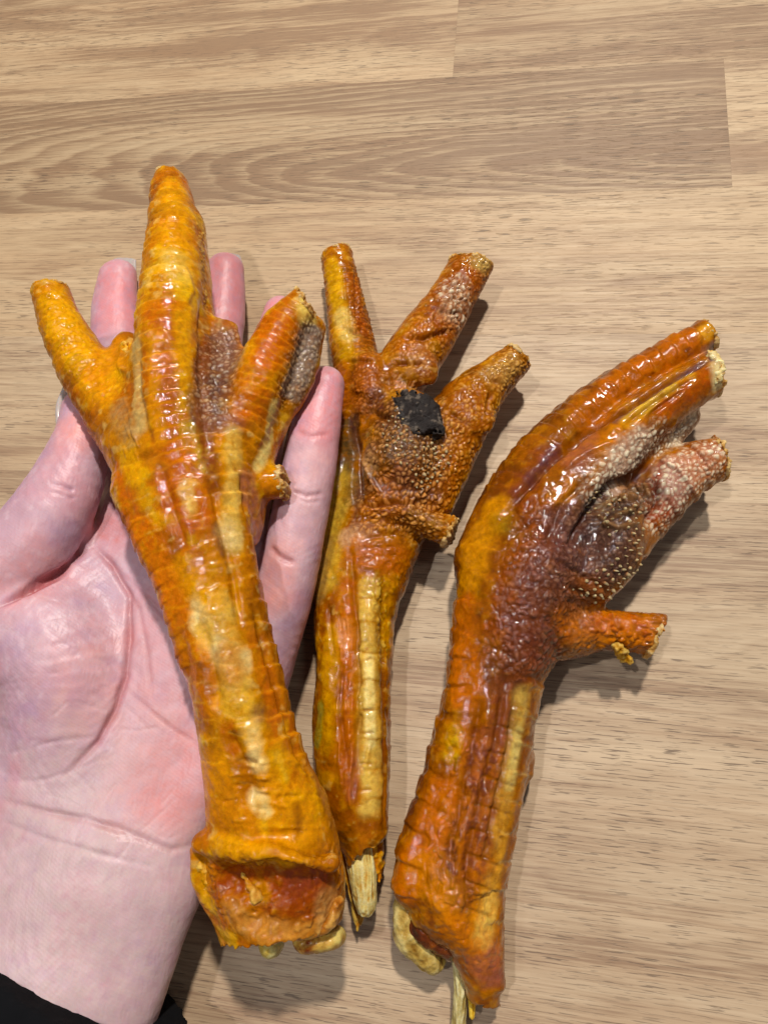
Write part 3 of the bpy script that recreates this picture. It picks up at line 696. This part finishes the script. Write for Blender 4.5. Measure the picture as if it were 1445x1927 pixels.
    piece('torn_skin', [(378, 1590, 42, 9, 2.5), (384, 1640, 42, 8, 2), (402, 1690, 40, 7, 2)], RAW, root, [(206, 136, 50), (230, 180, 96), (150, 84, 30)], amp=1.6, f=.5, wet=.3)
    piece('torn_skin', [(466, 1650, 43, 8, 3), (486, 1682, 43, 15, 4), (478, 1712, 42, 9, 3)], RAW, root, [(190, 120, 50), (212, 158, 84), (146, 78, 36)], amp=1.6, f=.4, wet=.5)
    piece('torn_skin', [(560, 1748, 39, 20, 3), (612, 1738, 38, 16, 3), (636, 1700, 38, 8, 3)], RAW, root, [(176, 106, 52), (206, 150, 84), (128, 66, 34)], amp=1.6, f=.3, wet=.5)
    piece('torn_skin', [(238, 650, 58, 7, 1.6), (240, 690, 59, 8, 1.8), (225, 725, 60, 8, 1.6), (208, 735, 60, 5, 1.2)], RAW, root, [(220, 150, 60), (240, 190, 100), (180, 100, 30)], amp=1.3, f=.6, wet=.2)
foot_held()

# ---- the middle foot, sole side up
def foot_sole():
    root = thing('dried_foot', 'middle dried bird foot with sole up and black callus, pale bone sticking out', 'dried foot', (*at(700, 1100)[:2], 0), GROUP)
    LB = [
        Limb([(690, 1597, 13, 42, 8), (672, 1530, 14, 58, 10), (662, 1440, 14, 72, 11), (662, 1340, 14, 73, 11.5), (667, 1240, 14, 72, 11.5), (668, 1150, 14, 78, 12), (690, 1060, 14, 88, 12), (715, 970, 14, 95, 12), (735, 890, 14, 95, 12), (742, 820, 13, 80, 11)], k=4, cut0=-.5, n=34, rough=1.2, bot=1.1),
        Limb([(634, 480, 12, 29, 6.5), (648, 560, 13, 35, 7), (662, 640, 14, 42, 8.5), (678, 730, 15, 44, 9.5), (672, 830, 14, 40, 9)], k=3, cut0=-.1, n=22),
        Limb([(888, 496, 15, 41, 6.5), (845, 570, 15, 45, 8), (795, 645, 15, 54, 10), (750, 715, 15, 54, 10), (735, 780, 15, 50, 9)], k=3, cut0=-.25, n=22),
        Limb([(975, 672, 15, 30, 6.5), (930, 712, 15, 40, 8), (875, 770, 15, 58, 10.5), (830, 860, 15, 62, 10.5), (800, 930, 14, 60, 10)], k=3, cut0=-.1, n=22),
        Limb([(765, 800, 20, 66, 11), (755, 880, 20, 72, 12), (745, 930, 17, 66, 10)], k=3, n=14),
        Limb([(700, 968, 19, 26, 8), (760, 968, 20, 28, 8), (800, 985, 19, 24, 7), (850, 1002, 17, 30, 6.5)], k=2, cut1=-.15, n=18),
        Limb([(650, 830, 12, 26, 8), (636, 930, 13, 34, 9), (622, 1030, 13, 36, 9), (615, 1110, 12, 32, 9)], k=2.5, n=18),
        Limb([(700, 1080, 21, 26, 5), (692, 1180, 22, 24, 5), (694, 1300, 21, 26, 5), (700, 1430, 19, 26, 5), (706, 1560, 16, 22, 6)], k=1.8, n=20),
        Limb([(640, 1060, 19, 20, 5), (635, 1150, 19, 18, 5), (628, 1260, 19, 18, 5), (626, 1380, 18, 16, 5), (640, 1500, 17, 16, 5)], k=2.2, n=20),
        Limb([(690, 690, 22, 34, 4.5), (700, 740, 23, 34, 4.5), (690, 770, 21, 26, 4)], k=1.2, n=10),
        Limb([(800, 690, 22, 40, 4), (770, 700, 22, 34, 4)], k=1.5, n=8),
        Limb([(905, 790, 20, 30, 4), (870, 800, 21, 34, 4.5)], k=2, n=8),
    ]
    B = Body(LB, .42, floor=.15)
    palette(B, 23, [(172, 94, 24), (142, 68, 18), (200, 132, 46), (104, 56, 28), (212, 164, 90)], .07)
    P = B.paint
    P([(620, 500), (635, 600), (650, 680)], 22, (222, 164, 60), .75); P([(665, 520), (685, 620)], 16, (162, 72, 34), .75); P([(640, 590), (655, 630)], 20, (226, 190, 110), .7)
    P([(690, 690), (690, 760)], 32, (168, 84, 44), .75); P([(645, 690), (640, 760)], 20, (186, 88, 20), .7)
    P([(880, 520), (830, 600)], 46, (166, 72, 26), .75); P([(865, 550), (850, 590)], 26, (206, 158, 122), .75); P([(775, 640), (800, 670)], 26, (186, 112, 68), .6); P([(790, 610), (760, 650)], 20, (204, 100, 14), .6)
    P([(915, 500), (900, 495)], 18, (220, 186, 110), .7)
    P([(965, 690), (930, 700)], 30, (204, 158, 92), .7); P([(900, 760), (860, 840)], 50, (180, 92, 26), .6); P([(880, 750), (865, 790)], 22, (160, 86, 48), .7); P([(850, 880), (835, 960)], 30, (176, 84, 14), .7)
    P([(770, 770), (800, 830), (770, 860)], 34, (58, 40, 34), .9, .7); P([(735, 800), (745, 850)], 24, (88, 58, 44), .8); P([(790, 870), (780, 920)], 20, (70, 48, 40), .6); P([(820, 800), (835, 830)], 16, (104, 62, 38), .7); P([(705, 750), (720, 790)], 24, (100, 44, 26), .8); P([(730, 830), (790, 880)], 40, (140, 86, 46), .7)
    P([(740, 930), (790, 920)], 46, (176, 80, 16), .75); P([(760, 905)], 26, (136, 80, 76), .45)
    P([(655, 800), (650, 870), (665, 930)], 18, (104, 76, 44), .85); P([(690, 870), (692, 850)], 24, (140, 92, 70), .7); P([(662, 790), (672, 960), (665, 990)], 10, (80, 50, 50), .6)
    P([(640, 900), (620, 1000), (610, 1090)], 30, (196, 152, 66), .85); P([(615, 1020), (600, 1120)], 18, (160, 118, 66), .7)
    P([(680, 1000), (650, 1010)], 20, (206, 160, 124), .7); P([(700, 965), (780, 970)], 26, (180, 84, 20), .7); P([(820, 985), (780, 975)], 16, (218, 160, 80), .6); P([(850, 1010)], 20, (186, 108, 40), .6)
    P([(690, 1040), (740, 1050)], 34, (190, 90, 24), .7); P([(735, 1100), (730, 1200)], 18, (196, 124, 20), .7)
    P([(695, 1100), (692, 1250), (695, 1400), (700, 1520)], 22, (216, 172, 88), .85, .6, .3); P([(697, 1240), (700, 1400)], 9, (234, 208, 136), .7)
    P([(655, 1100), (655, 1250), (655, 1400), (670, 1500)], 16, (180, 84, 8), .8); P([(620, 1200), (610, 1400)], 18, (196, 132, 26), .75); P([(645, 1180), (650, 1210)], 16, (216, 136, 84), .7)
    P([(660, 1420), (665, 1500)], 14, (150, 84, 60), .6); P([(600, 1330), (595, 1400)], 10, (170, 150, 60), .7)
    up = np.ones(len(B.V))
    m = B.mask([(680, 520), (690, 640), (690, 760)], 34); B.pebble(m, 1.5, .55, tint=(210, 130, 76), ta=.4, gap=(96, 40, 18), ga=.5)
    m = B.mask([(900, 510), (820, 610), (760, 710)], 56); B.pebble(m, 1.9, .7, tint=(214, 160, 110), ta=.35, gap=(110, 46, 18), ga=.5)
    m = B.mask([(860, 545), (868, 590)], 32); B.pebble(m, 2.5, 1.2, tint=WH, ta=1., seed=8, gap=(130, 70, 40), ga=.6)
    m = B.mask([(975, 680), (890, 770), (840, 880), (810, 950)], 62); B.pebble(m, 1.9, .75, tint=(222, 164, 96), ta=.45, gap=(120, 52, 14), ga=.5)
    m = B.mask([(760, 790), (750, 930)], 90); B.pebble(m, 1.9, .7, tint=(206, 150, 100), ta=.45, gap=(60, 32, 20), ga=.7)
    m = B.mask([(690, 970), (850, 1000)], 34); B.pebble(m, 1.9, .6, tint=(222, 150, 80), ta=.35, gap=(130, 60, 20), ga=.5)
    m = B.mask([(700, 1050), (740, 1080)], 50); B.pebble(m, 1.8, .4, stretch=(1, -.3, 2.5), gap=(130, 60, 20), ga=.4)
    m = B.mask([(715, 1100), (722, 1230)], 22); B.pebble(m, 2.8, .5, tint=(236, 200, 100), ta=.4, gap=(150, 90, 20), ga=.4)
    m = B.mask([(690, 870)], 24); B.pebble(m, 1.8, .4, gap=(190, 140, 90), ga=.6)
    B.scutes(1, 2.8, .5, -1.2, -.1, rev=True, tone=(150, 70, 14), ta=.4); B.scutes(1, 2.8, .5, .2, 1.2, rev=True, tone=(150, 70, 14), ta=.4)
    B.scutes(7, 9., .5, -1.2, 1.2, tone=(176, 100, 14), ta=.7); B.scutes(0, 8., .35, -1.3, -.4, tone=(150, 76, 14), ta=.4, s1=120)
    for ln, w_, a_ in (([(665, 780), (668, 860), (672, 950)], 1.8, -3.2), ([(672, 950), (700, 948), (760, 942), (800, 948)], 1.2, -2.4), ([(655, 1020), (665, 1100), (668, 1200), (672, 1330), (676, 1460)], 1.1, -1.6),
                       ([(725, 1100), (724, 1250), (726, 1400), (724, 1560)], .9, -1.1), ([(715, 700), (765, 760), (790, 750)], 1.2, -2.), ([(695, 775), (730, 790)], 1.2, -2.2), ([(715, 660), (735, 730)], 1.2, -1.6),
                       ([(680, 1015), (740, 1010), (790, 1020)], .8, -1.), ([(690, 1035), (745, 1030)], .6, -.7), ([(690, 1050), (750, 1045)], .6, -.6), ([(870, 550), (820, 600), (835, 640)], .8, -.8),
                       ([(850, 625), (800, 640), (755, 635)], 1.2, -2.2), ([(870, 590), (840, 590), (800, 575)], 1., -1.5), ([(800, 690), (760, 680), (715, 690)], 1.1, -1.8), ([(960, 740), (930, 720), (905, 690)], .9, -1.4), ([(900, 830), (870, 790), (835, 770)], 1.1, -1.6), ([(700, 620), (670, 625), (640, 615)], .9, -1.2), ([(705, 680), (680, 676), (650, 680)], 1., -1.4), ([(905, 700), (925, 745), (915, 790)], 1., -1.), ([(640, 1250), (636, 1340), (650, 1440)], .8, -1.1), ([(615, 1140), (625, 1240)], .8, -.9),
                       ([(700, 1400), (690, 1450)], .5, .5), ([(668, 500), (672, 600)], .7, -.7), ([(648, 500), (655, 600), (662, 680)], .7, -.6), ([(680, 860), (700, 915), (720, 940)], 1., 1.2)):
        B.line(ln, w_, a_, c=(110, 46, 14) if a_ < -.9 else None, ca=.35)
    for q in range(30):
        x = random.uniform(632, 676); y = random.uniform(1120, 1500)
        B.line([(x, y), (x + random.uniform(-5, 5), y + random.uniform(24, 60))], .45, random.choice((.7, -.7, .5)))
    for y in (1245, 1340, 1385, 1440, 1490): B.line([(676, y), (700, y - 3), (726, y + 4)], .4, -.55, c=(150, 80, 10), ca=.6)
    B.wet[:] = .62; B.wet -= .35 * B.mask([(690, 540), (700, 760)], 50); B.wet -= .25 * B.mask([(870, 570), (890, 780)], 70); B.wet -= .3 * B.mask([(770, 850)], 80)
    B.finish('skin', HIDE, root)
    m = B.mask([(735, 800), (745, 830), (790, 870), (830, 860), (800, 900)], 24, .3) ; papillae(B, root, m, 120, 1.25, seed=4)
    rims(root, LB, (1, 2, 3, 5))
    # the split, blackened callus of the sole
    Bc = Body([Limb([(772, 748, 28, 32, 3), (786, 782, 29, 42, 3.2), (798, 818, 28, 36, 3)], k=1., cut0=.35, cut1=-.2, rough=1.6), Limb([(748, 772, 26, 16, 3), (756, 806, 26, 18, 3)], k=2)], .35)
    d1, d2, r = worley(Bc.V, .22, 6); Bc.D += sstep(0, .15, d2 - d1) * .7 * r + fbm(Bc.V, .3, 3, 5) * 1.0
    Bc.col[:] = lin((44, 38, 36)); t = sstep(.1, .5, fbm(Bc.V, .7, 9, 3))[:, None]; Bc.col = Bc.col * (1 - t) + lin((104, 92, 82)) * t; Bc.wet[:] = .15
    Bc.finish('callus', CALLUS, root)
    piece('bone', [(674, 1560, 13, 26, 4.8), (682, 1640, 13, 27, 5), (688, 1700, 12, 20, 4.2), (688, 1722, 12, 11, 2.5)], BONE, root, [(236, 206, 130), (246, 228, 170), (206, 140, 60)], fib=.35, cut1=.2, rough=1., amp=.3)
    piece('torn_skin', [(706, 1590, 11, 14, 4), (712, 1625, 10, 10, 4), (716, 1648, 10, 6, 3)], RAW, root, [(204, 118, 36), (224, 160, 70), (150, 70, 20)], amp=1.2, f=.6, cut1=.3, rough=1.)
    piece('tendon', [(650, 1550, 9, 9, 3), (656, 1640, 8, 9, 2.5), (672, 1705, 7, 9, 2.5), (674, 1745, 6, 6, 2)], BONE, root, [(190, 120, 50), (224, 180, 96), (140, 76, 30)], fib=.7, cut1=.3, rough=1.)
foot_sole()

# ---- the right foot, on its side
def foot_side():
    root = thing('dried_foot', 'rightmost dried bird foot lying on its side, dark wrinkled sole facing right', 'dried foot', (*at(960, 1250)[:2], 0), GROUP)
    LB = [
        Limb([(912, 1885, 9, 28, 5), (905, 1825, 11, 42, 8), (888, 1755, 13, 60, 11), (850, 1680, 15, 92, 13), (858, 1590, 16, 100, 13), (880, 1500, 16, 96, 13), (900, 1410, 17, 92, 13), (922, 1310, 18, 86, 13.5), (945, 1210, 19, 100, 14.5), (975, 1110, 20, 116, 16), (1010, 1010, 20, 116, 16), (1060, 930, 20, 104, 15)], k=4, cut0=.2, n=40, rough=.7, bot=1.05),
        Limb([(1328, 634, 22, 32, 7.5), (1230, 692, 21, 36, 9), (1130, 762, 20, 46, 11), (1040, 850, 19, 58, 13), (975, 950, 18, 70, 14), (930, 1050, 18, 74, 14)], k=2.2, cut0=.1, n=26),
        Limb([(1340, 704, 24, 40, 8), (1260, 752, 24, 44, 10), (1185, 812, 23, 54, 12), (1110, 890, 22, 70, 13.5), (1045, 980, 21, 80, 14)], k=2.2, cut0=.3, n=26),
        Limb([(1352, 862, 18, 42, 8), (1285, 890, 17, 50, 9.5), (1230, 945, 16, 54, 10), (1170, 1010, 16, 56, 11)], k=3, cut0=.15, n=20),
        Limb([(1165, 970, 24, 44, 10), (1150, 1040, 22, 54, 12), (1110, 1090, 20, 52, 12)], k=3, n=14),
        Limb([(1232, 1198, 14, 42, 7), (1190, 1190, 14, 38, 8), (1130, 1185, 15, 40, 9), (1060, 1190, 16, 52, 12)], k=3, cut0=.25, n=18),
        Limb([(1240, 1166, 16, 9, 4), (1210, 1176, 16, 14, 5)], k=3, n=8),
        Limb([(1285, 790, 14, 26, 6), (1240, 830, 14, 34, 7), (1190, 870, 15, 40, 8)], k=3, n=12),
        Limb([(990, 1300, 16, 26, 9), (975, 1400, 15, 26, 9), (955, 1500, 14, 26, 9), (930, 1620, 14, 28, 9), (915, 1740, 13, 30, 8)], k=1.6, n=20),
        Limb([(870, 1240, 22, 24, 8), (860, 1360, 20, 24, 8), (820, 1480, 18, 26, 8), (780, 1600, 17, 32, 9), (772, 1660, 16, 34, 9)], k=2.2, n=20),
        Limb([(988, 1425, 10, 12, 5), (990, 1450, 9, 12, 5)], k=5, n=6),
        Limb([(930, 1800, 12, 14, 5), (940, 1850, 12, 10, 4)], k=2, n=6),
        Limb([(1020, 1060, 30, 60, 7), (990, 1150, 29, 56, 6.5), (970, 1230, 27, 44, 6)], k=5, n=10),
    ]
    B = Body(LB, .42, floor=.15, carve=[Limb([(1195, 905, 30, 10, 3), (1150, 930, 34, 20, 5), (1115, 965, 38, 16, 5)], k=4)])
    palette(B, 57, [(152, 80, 22), (118, 58, 26), (180, 106, 30), (98, 54, 40), (192, 130, 62)], .07)
    P = B.paint
    P([(1300, 640), (1200, 700), (1100, 780)], 34, (190, 96, 40), .75); P([(1330, 625)], 18, (226, 160, 70), .7); P([(1345, 655), (1350, 670)], 16, (130, 104, 96), .9)
    P([(1320, 680), (1230, 735), (1160, 790)], 9, (112, 70, 62), .8, .4, .2); P([(1300, 705), (1230, 745), (1180, 790)], 14, (210, 162, 70), .9, .4, .2)
    P([(1320, 720), (1260, 770)], 26, (176, 76, 26), .7); P([(1350, 690), (1350, 730)], 12, (234, 206, 150), .8); P([(1300, 790), (1270, 830)], 16, (222, 204, 174), .8)
    P([(1200, 800), (1150, 830)], 26, (206, 116, 40), .6); P([(1210, 840), (1175, 870), (1150, 920)], 34, (200, 170, 148), .7)
    P([(1100, 830), (1080, 860)], 26, (160, 88, 64), .6); P([(1030, 850), (960, 940)], 26, (126, 60, 40), .75); P([(990, 900), (1050, 840)], 10, (98, 56, 62), .6)
    P([(930, 960), (890, 1040), (870, 1120)], 32, (206, 128, 16), .85); P([(940, 980), (975, 1000)], 20, (150, 110, 40), .6); P([(1050, 960), (1080, 910)], 22, (206, 116, 20), .6)
    P([(1010, 960), (980, 1080), (940, 1180)], 34, (160, 70, 22), .6)
    P([(870, 1150), (870, 1300)], 32, (190, 92, 8), .85, .4); P([(1080, 1000), (1110, 1060), (1090, 1110)], 50, (104, 62, 54), .85, .5)
    P([(1130, 950), (1170, 1000), (1165, 1060)], 48, (92, 58, 46), .85, .5); P([(1180, 960), (1210, 920)], 30, (116, 70, 44), .8); P([(1110, 970), (1090, 1020)], 20, (60, 42, 44), .8)
    P([(1060, 1030), (1020, 1120), (1000, 1200)], 44, (108, 66, 62), .75); P([(1060, 1160), (1080, 1180)], 24, (206, 100, 20), .75); P([(1130, 1120), (1080, 1100)], 20, (176, 90, 40), .6)
    P([(1040, 1230), (980, 1230)], 34, (120, 54, 36), .7); P([(1330, 870), (1280, 890)], 34, (186, 132, 104), .7); P([(1245, 880), (1270, 930)], 28, (190, 150, 134), .75); P([(1225, 960), (1260, 960)], 20, (150, 58, 36), .7)
    P([(1240, 870), (1225, 930)], 8, (128, 34, 22), .7)
    P([(1200, 1180), (1140, 1170)], 30, (172, 66, 22), .7); P([(1190, 1210), (1150, 1205)], 18, (200, 106, 30), .6)
    P([(985, 1310), (970, 1400), (950, 1500)], 18, (204, 160, 84), .85, .6, .3); P([(950, 1500), (930, 1620), (915, 1760)], 22, (204, 142, 64), .85, .6, .3); P([(978, 1380), (960, 1480)], 10, (222, 192, 116), .7)
    P([(945, 1340), (930, 1440), (910, 1540), (895, 1640)], 26, (128, 64, 42), .8, .4, .3); P([(955, 1280), (1000, 1260)], 20, (140, 70, 40), .7)
    P([(880, 1340), (870, 1420)], 18, (160, 80, 14), .6); P([(850, 1380), (845, 1420)], 16, (200, 150, 50), .7); P([(900, 1390), (890, 1470)], 16, (128, 66, 54), .65)
    P([(830, 1500), (790, 1600), (755, 1670)], 30, (190, 90, 14), .75); P([(790, 1640), (840, 1700)], 30, (200, 116, 20), .6); P([(910, 1800), (930, 1830)], 30, (166, 92, 76), .65); P([(890, 1780), (860, 1740)], 20, (200, 110, 40), .6)
    P([(920, 1700), (915, 1760)], 18, (226, 180, 96), .7)
    # scaly coverings
    m = B.mask([(1000, 960), (980, 1100), (930, 1230)], 46); B.pebble(m, 2.8, .55, gap=(110, 44, 14), ga=.45, stretch=(-.3, 1, 1.3))
    m = B.mask([(1040, 1000), (1010, 1120), (990, 1230), (1040, 1230)], 62); B.pebble(m, 2.3, .75, tint=(150, 108, 96), ta=.35, gap=(80, 34, 22), ga=.55, stretch=(1, -1, 1.4))
    m = B.mask([(1120, 960), (1150, 1060), (1080, 1110)], 62); B.pebble(m, 1.6, .7, tint=(150, 120, 100), ta=.3, gap=(54, 34, 30), ga=.6)
    m = B.mask([(1230, 830), (1180, 870), (1130, 920)], 36); B.pebble(m, 2.0, .9, tint=WH, ta=1.1, seed=14, gap=(130, 70, 50), ga=.4)
    m = B.mask([(1290, 800), (1240, 840)], 26); B.pebble(m, 1.9, .9, tint=WH, ta=1.1, seed=17, gap=(120, 80, 60), ga=.6)
    m = B.mask([(1350, 860), (1280, 900), (1240, 960)], 46); B.pebble(m, 1.9, .8, tint=WH, ta=.9, seed=11, gap=(150, 60, 40), ga=.4)
    m = B.mask([(1230, 1195), (1130, 1180)], 52); B.pebble(m, 3.0, 1.5, tint=(200, 116, 66), ta=.3, gap=(226, 140, 80), ga=.35)
    m = B.mask([(1110, 1120), (1040, 1160)], 46); B.pebble(m, 1.8, .5, stretch=(1, -1, 3.), gap=(110, 50, 24), ga=.5)
    m = B.mask([(890, 1420), (860, 1560), (850, 1680), (900, 1780)], 56); B.pebble(m, 3.6, .7, stretch=(-.25, 1, 1.7), gap=(216, 120, 50), ga=.35)
    m = B.mask([(1140, 955), (1180, 945), (1210, 925)], 34); B.pebble(m, 4., 2.4, tint=(130, 92, 64), ta=.6, gap=(44, 30, 28), ga=.7, stretch=(1, .2, 1.6), seed=21); B.wet -= m * .6
    for ln in ([(1130, 955), (1160, 935), (1195, 940)], [(1150, 970), (1185, 960), (1215, 950)], [(1185, 925), (1210, 915), (1222, 935)], [(1130, 985), (1160, 990), (1200, 985)]): B.line(ln, .9, 1.6, c=(150, 110, 70), ca=.5)
    B.scutes(1, 5.0, .8, -1.3, .5, rev=True, tone=(126, 58, 14), ta=.4, s1=95)
    B.scutes(9, 9., 1.1, -1.4, .8, tone=(120, 52, 10), ta=.5); B.scutes(0, 9., 1.0, -1.5, -.45, s0=30, s1=150, tone=(120, 52, 10), ta=.45, rev=False); B.scutes(0, 9., 1.0, .45, 1.5, s0=30, s1=150, tone=(120, 52, 10), ta=.45)
    B.scutes(8, 8.4, .7, -1.4, 1.4, tone=(236, 206, 130), ta=.55)
    B.scutes(3, 9., .8, -1.2, 1.2, tone=(120, 40, 24), ta=.5)
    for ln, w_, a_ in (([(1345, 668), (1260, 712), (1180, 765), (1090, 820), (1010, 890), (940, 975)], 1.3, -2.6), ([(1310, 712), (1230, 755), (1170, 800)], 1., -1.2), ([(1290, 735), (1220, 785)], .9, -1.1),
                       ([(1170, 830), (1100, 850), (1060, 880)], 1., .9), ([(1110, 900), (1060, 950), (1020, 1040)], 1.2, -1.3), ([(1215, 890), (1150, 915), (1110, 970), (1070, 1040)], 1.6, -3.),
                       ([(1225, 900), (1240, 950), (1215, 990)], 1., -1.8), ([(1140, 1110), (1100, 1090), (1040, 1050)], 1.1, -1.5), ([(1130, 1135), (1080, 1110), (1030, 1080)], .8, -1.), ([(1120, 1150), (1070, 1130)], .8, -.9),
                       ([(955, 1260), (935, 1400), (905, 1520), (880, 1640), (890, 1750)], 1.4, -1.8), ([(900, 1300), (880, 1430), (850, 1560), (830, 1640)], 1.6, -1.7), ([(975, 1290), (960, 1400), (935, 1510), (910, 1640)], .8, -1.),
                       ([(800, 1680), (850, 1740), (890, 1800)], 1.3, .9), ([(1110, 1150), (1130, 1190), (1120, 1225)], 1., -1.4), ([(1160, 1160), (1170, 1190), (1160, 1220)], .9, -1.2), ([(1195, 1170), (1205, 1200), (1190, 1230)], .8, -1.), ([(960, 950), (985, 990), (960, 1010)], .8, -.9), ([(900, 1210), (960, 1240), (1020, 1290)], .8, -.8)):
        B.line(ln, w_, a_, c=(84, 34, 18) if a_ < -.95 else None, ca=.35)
    for q in range(34):
        x = random.uniform(-26, 26); y = random.uniform(1330, 1700); x += 905 - (y - 1330) * .17
        B.line([(x, y), (x + random.uniform(-12, 4), y + random.uniform(14, 40))], .55, random.choice((.8, -.7, .6)))
    for i_, y in enumerate((1372, 1422, 1470, 1522, 1570, 1618, 1668, 1715)):
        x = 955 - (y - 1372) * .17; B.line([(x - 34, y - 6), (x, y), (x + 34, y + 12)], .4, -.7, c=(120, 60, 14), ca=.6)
    B.wet[:] = .75; B.wet -= .45 * B.mask([(1240, 830), (1150, 920)], 40); B.wet -= .4 * B.mask([(1330, 870), (1240, 960)], 50)
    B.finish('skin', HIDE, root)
    m = B.mask([(1150, 950), (1190, 1000), (1180, 1070), (1130, 1110)], 34, .3); papillae(B, root, m, 95, 1.25, seed=9, lean=(.8, 0))
    rims(root, LB, (1, 2, 3, 5))
    piece('joint_cartilage', [(772, 1690, 12, 28, 7), (774, 1750, 11, 34, 7), (806, 1792, 10, 30, 6)], BONE, root, [(186, 150, 84), (208, 184, 124), (140, 96, 44)], amp=1.2, wet=.8, f=.3)
    piece('joint_cartilage', [(795, 1780, 9, 22, 5), (825, 1805, 8, 22, 5)], BONE, root, [(176, 130, 62), (204, 172, 106), (120, 76, 36)], amp=1.2, wet=.8, f=.4, cut1=.2, rough=1.)
    piece('meat', [(800, 1745, 14, 30, 7), (840, 1775, 12, 26, 7)], RAW, root, [(104, 48, 30), (134, 70, 36), (74, 38, 30)], amp=1., wet=.6)
    piece('tendon', [(862, 1800, 9, 10, 3), (866, 1870, 8, 13, 3), (862, 1945, 6, 14, 2.5)], BONE, root, [(196, 176, 120), (220, 204, 156), (160, 130, 70)], fib=.5, wet=.5)
    piece('tendon', [(886, 1850, 8, 7, 2.5), (888, 1915, 7, 6, 2)], BONE, root, [(214, 150, 50), (232, 190, 90), (170, 100, 30)], fib=.4, cut1=.2)
    piece('torn_skin', [(1165, 1222, 19, 12, 3), (1178, 1240, 15, 9, 2.5)], RAW, root, [(196, 140, 60), (224, 184, 110), (150, 90, 30)], amp=1.6, f=.7, wet=.2)
    piece('torn_skin', [(1338, 668, 30, 9, 2), (1352, 690, 30, 9, 2), (1348, 712, 30, 8, 2)], RAW, root, [(224, 190, 130), (240, 220, 170), (210, 130, 40)], amp=1.6, f=.7, wet=.2)
foot_side()
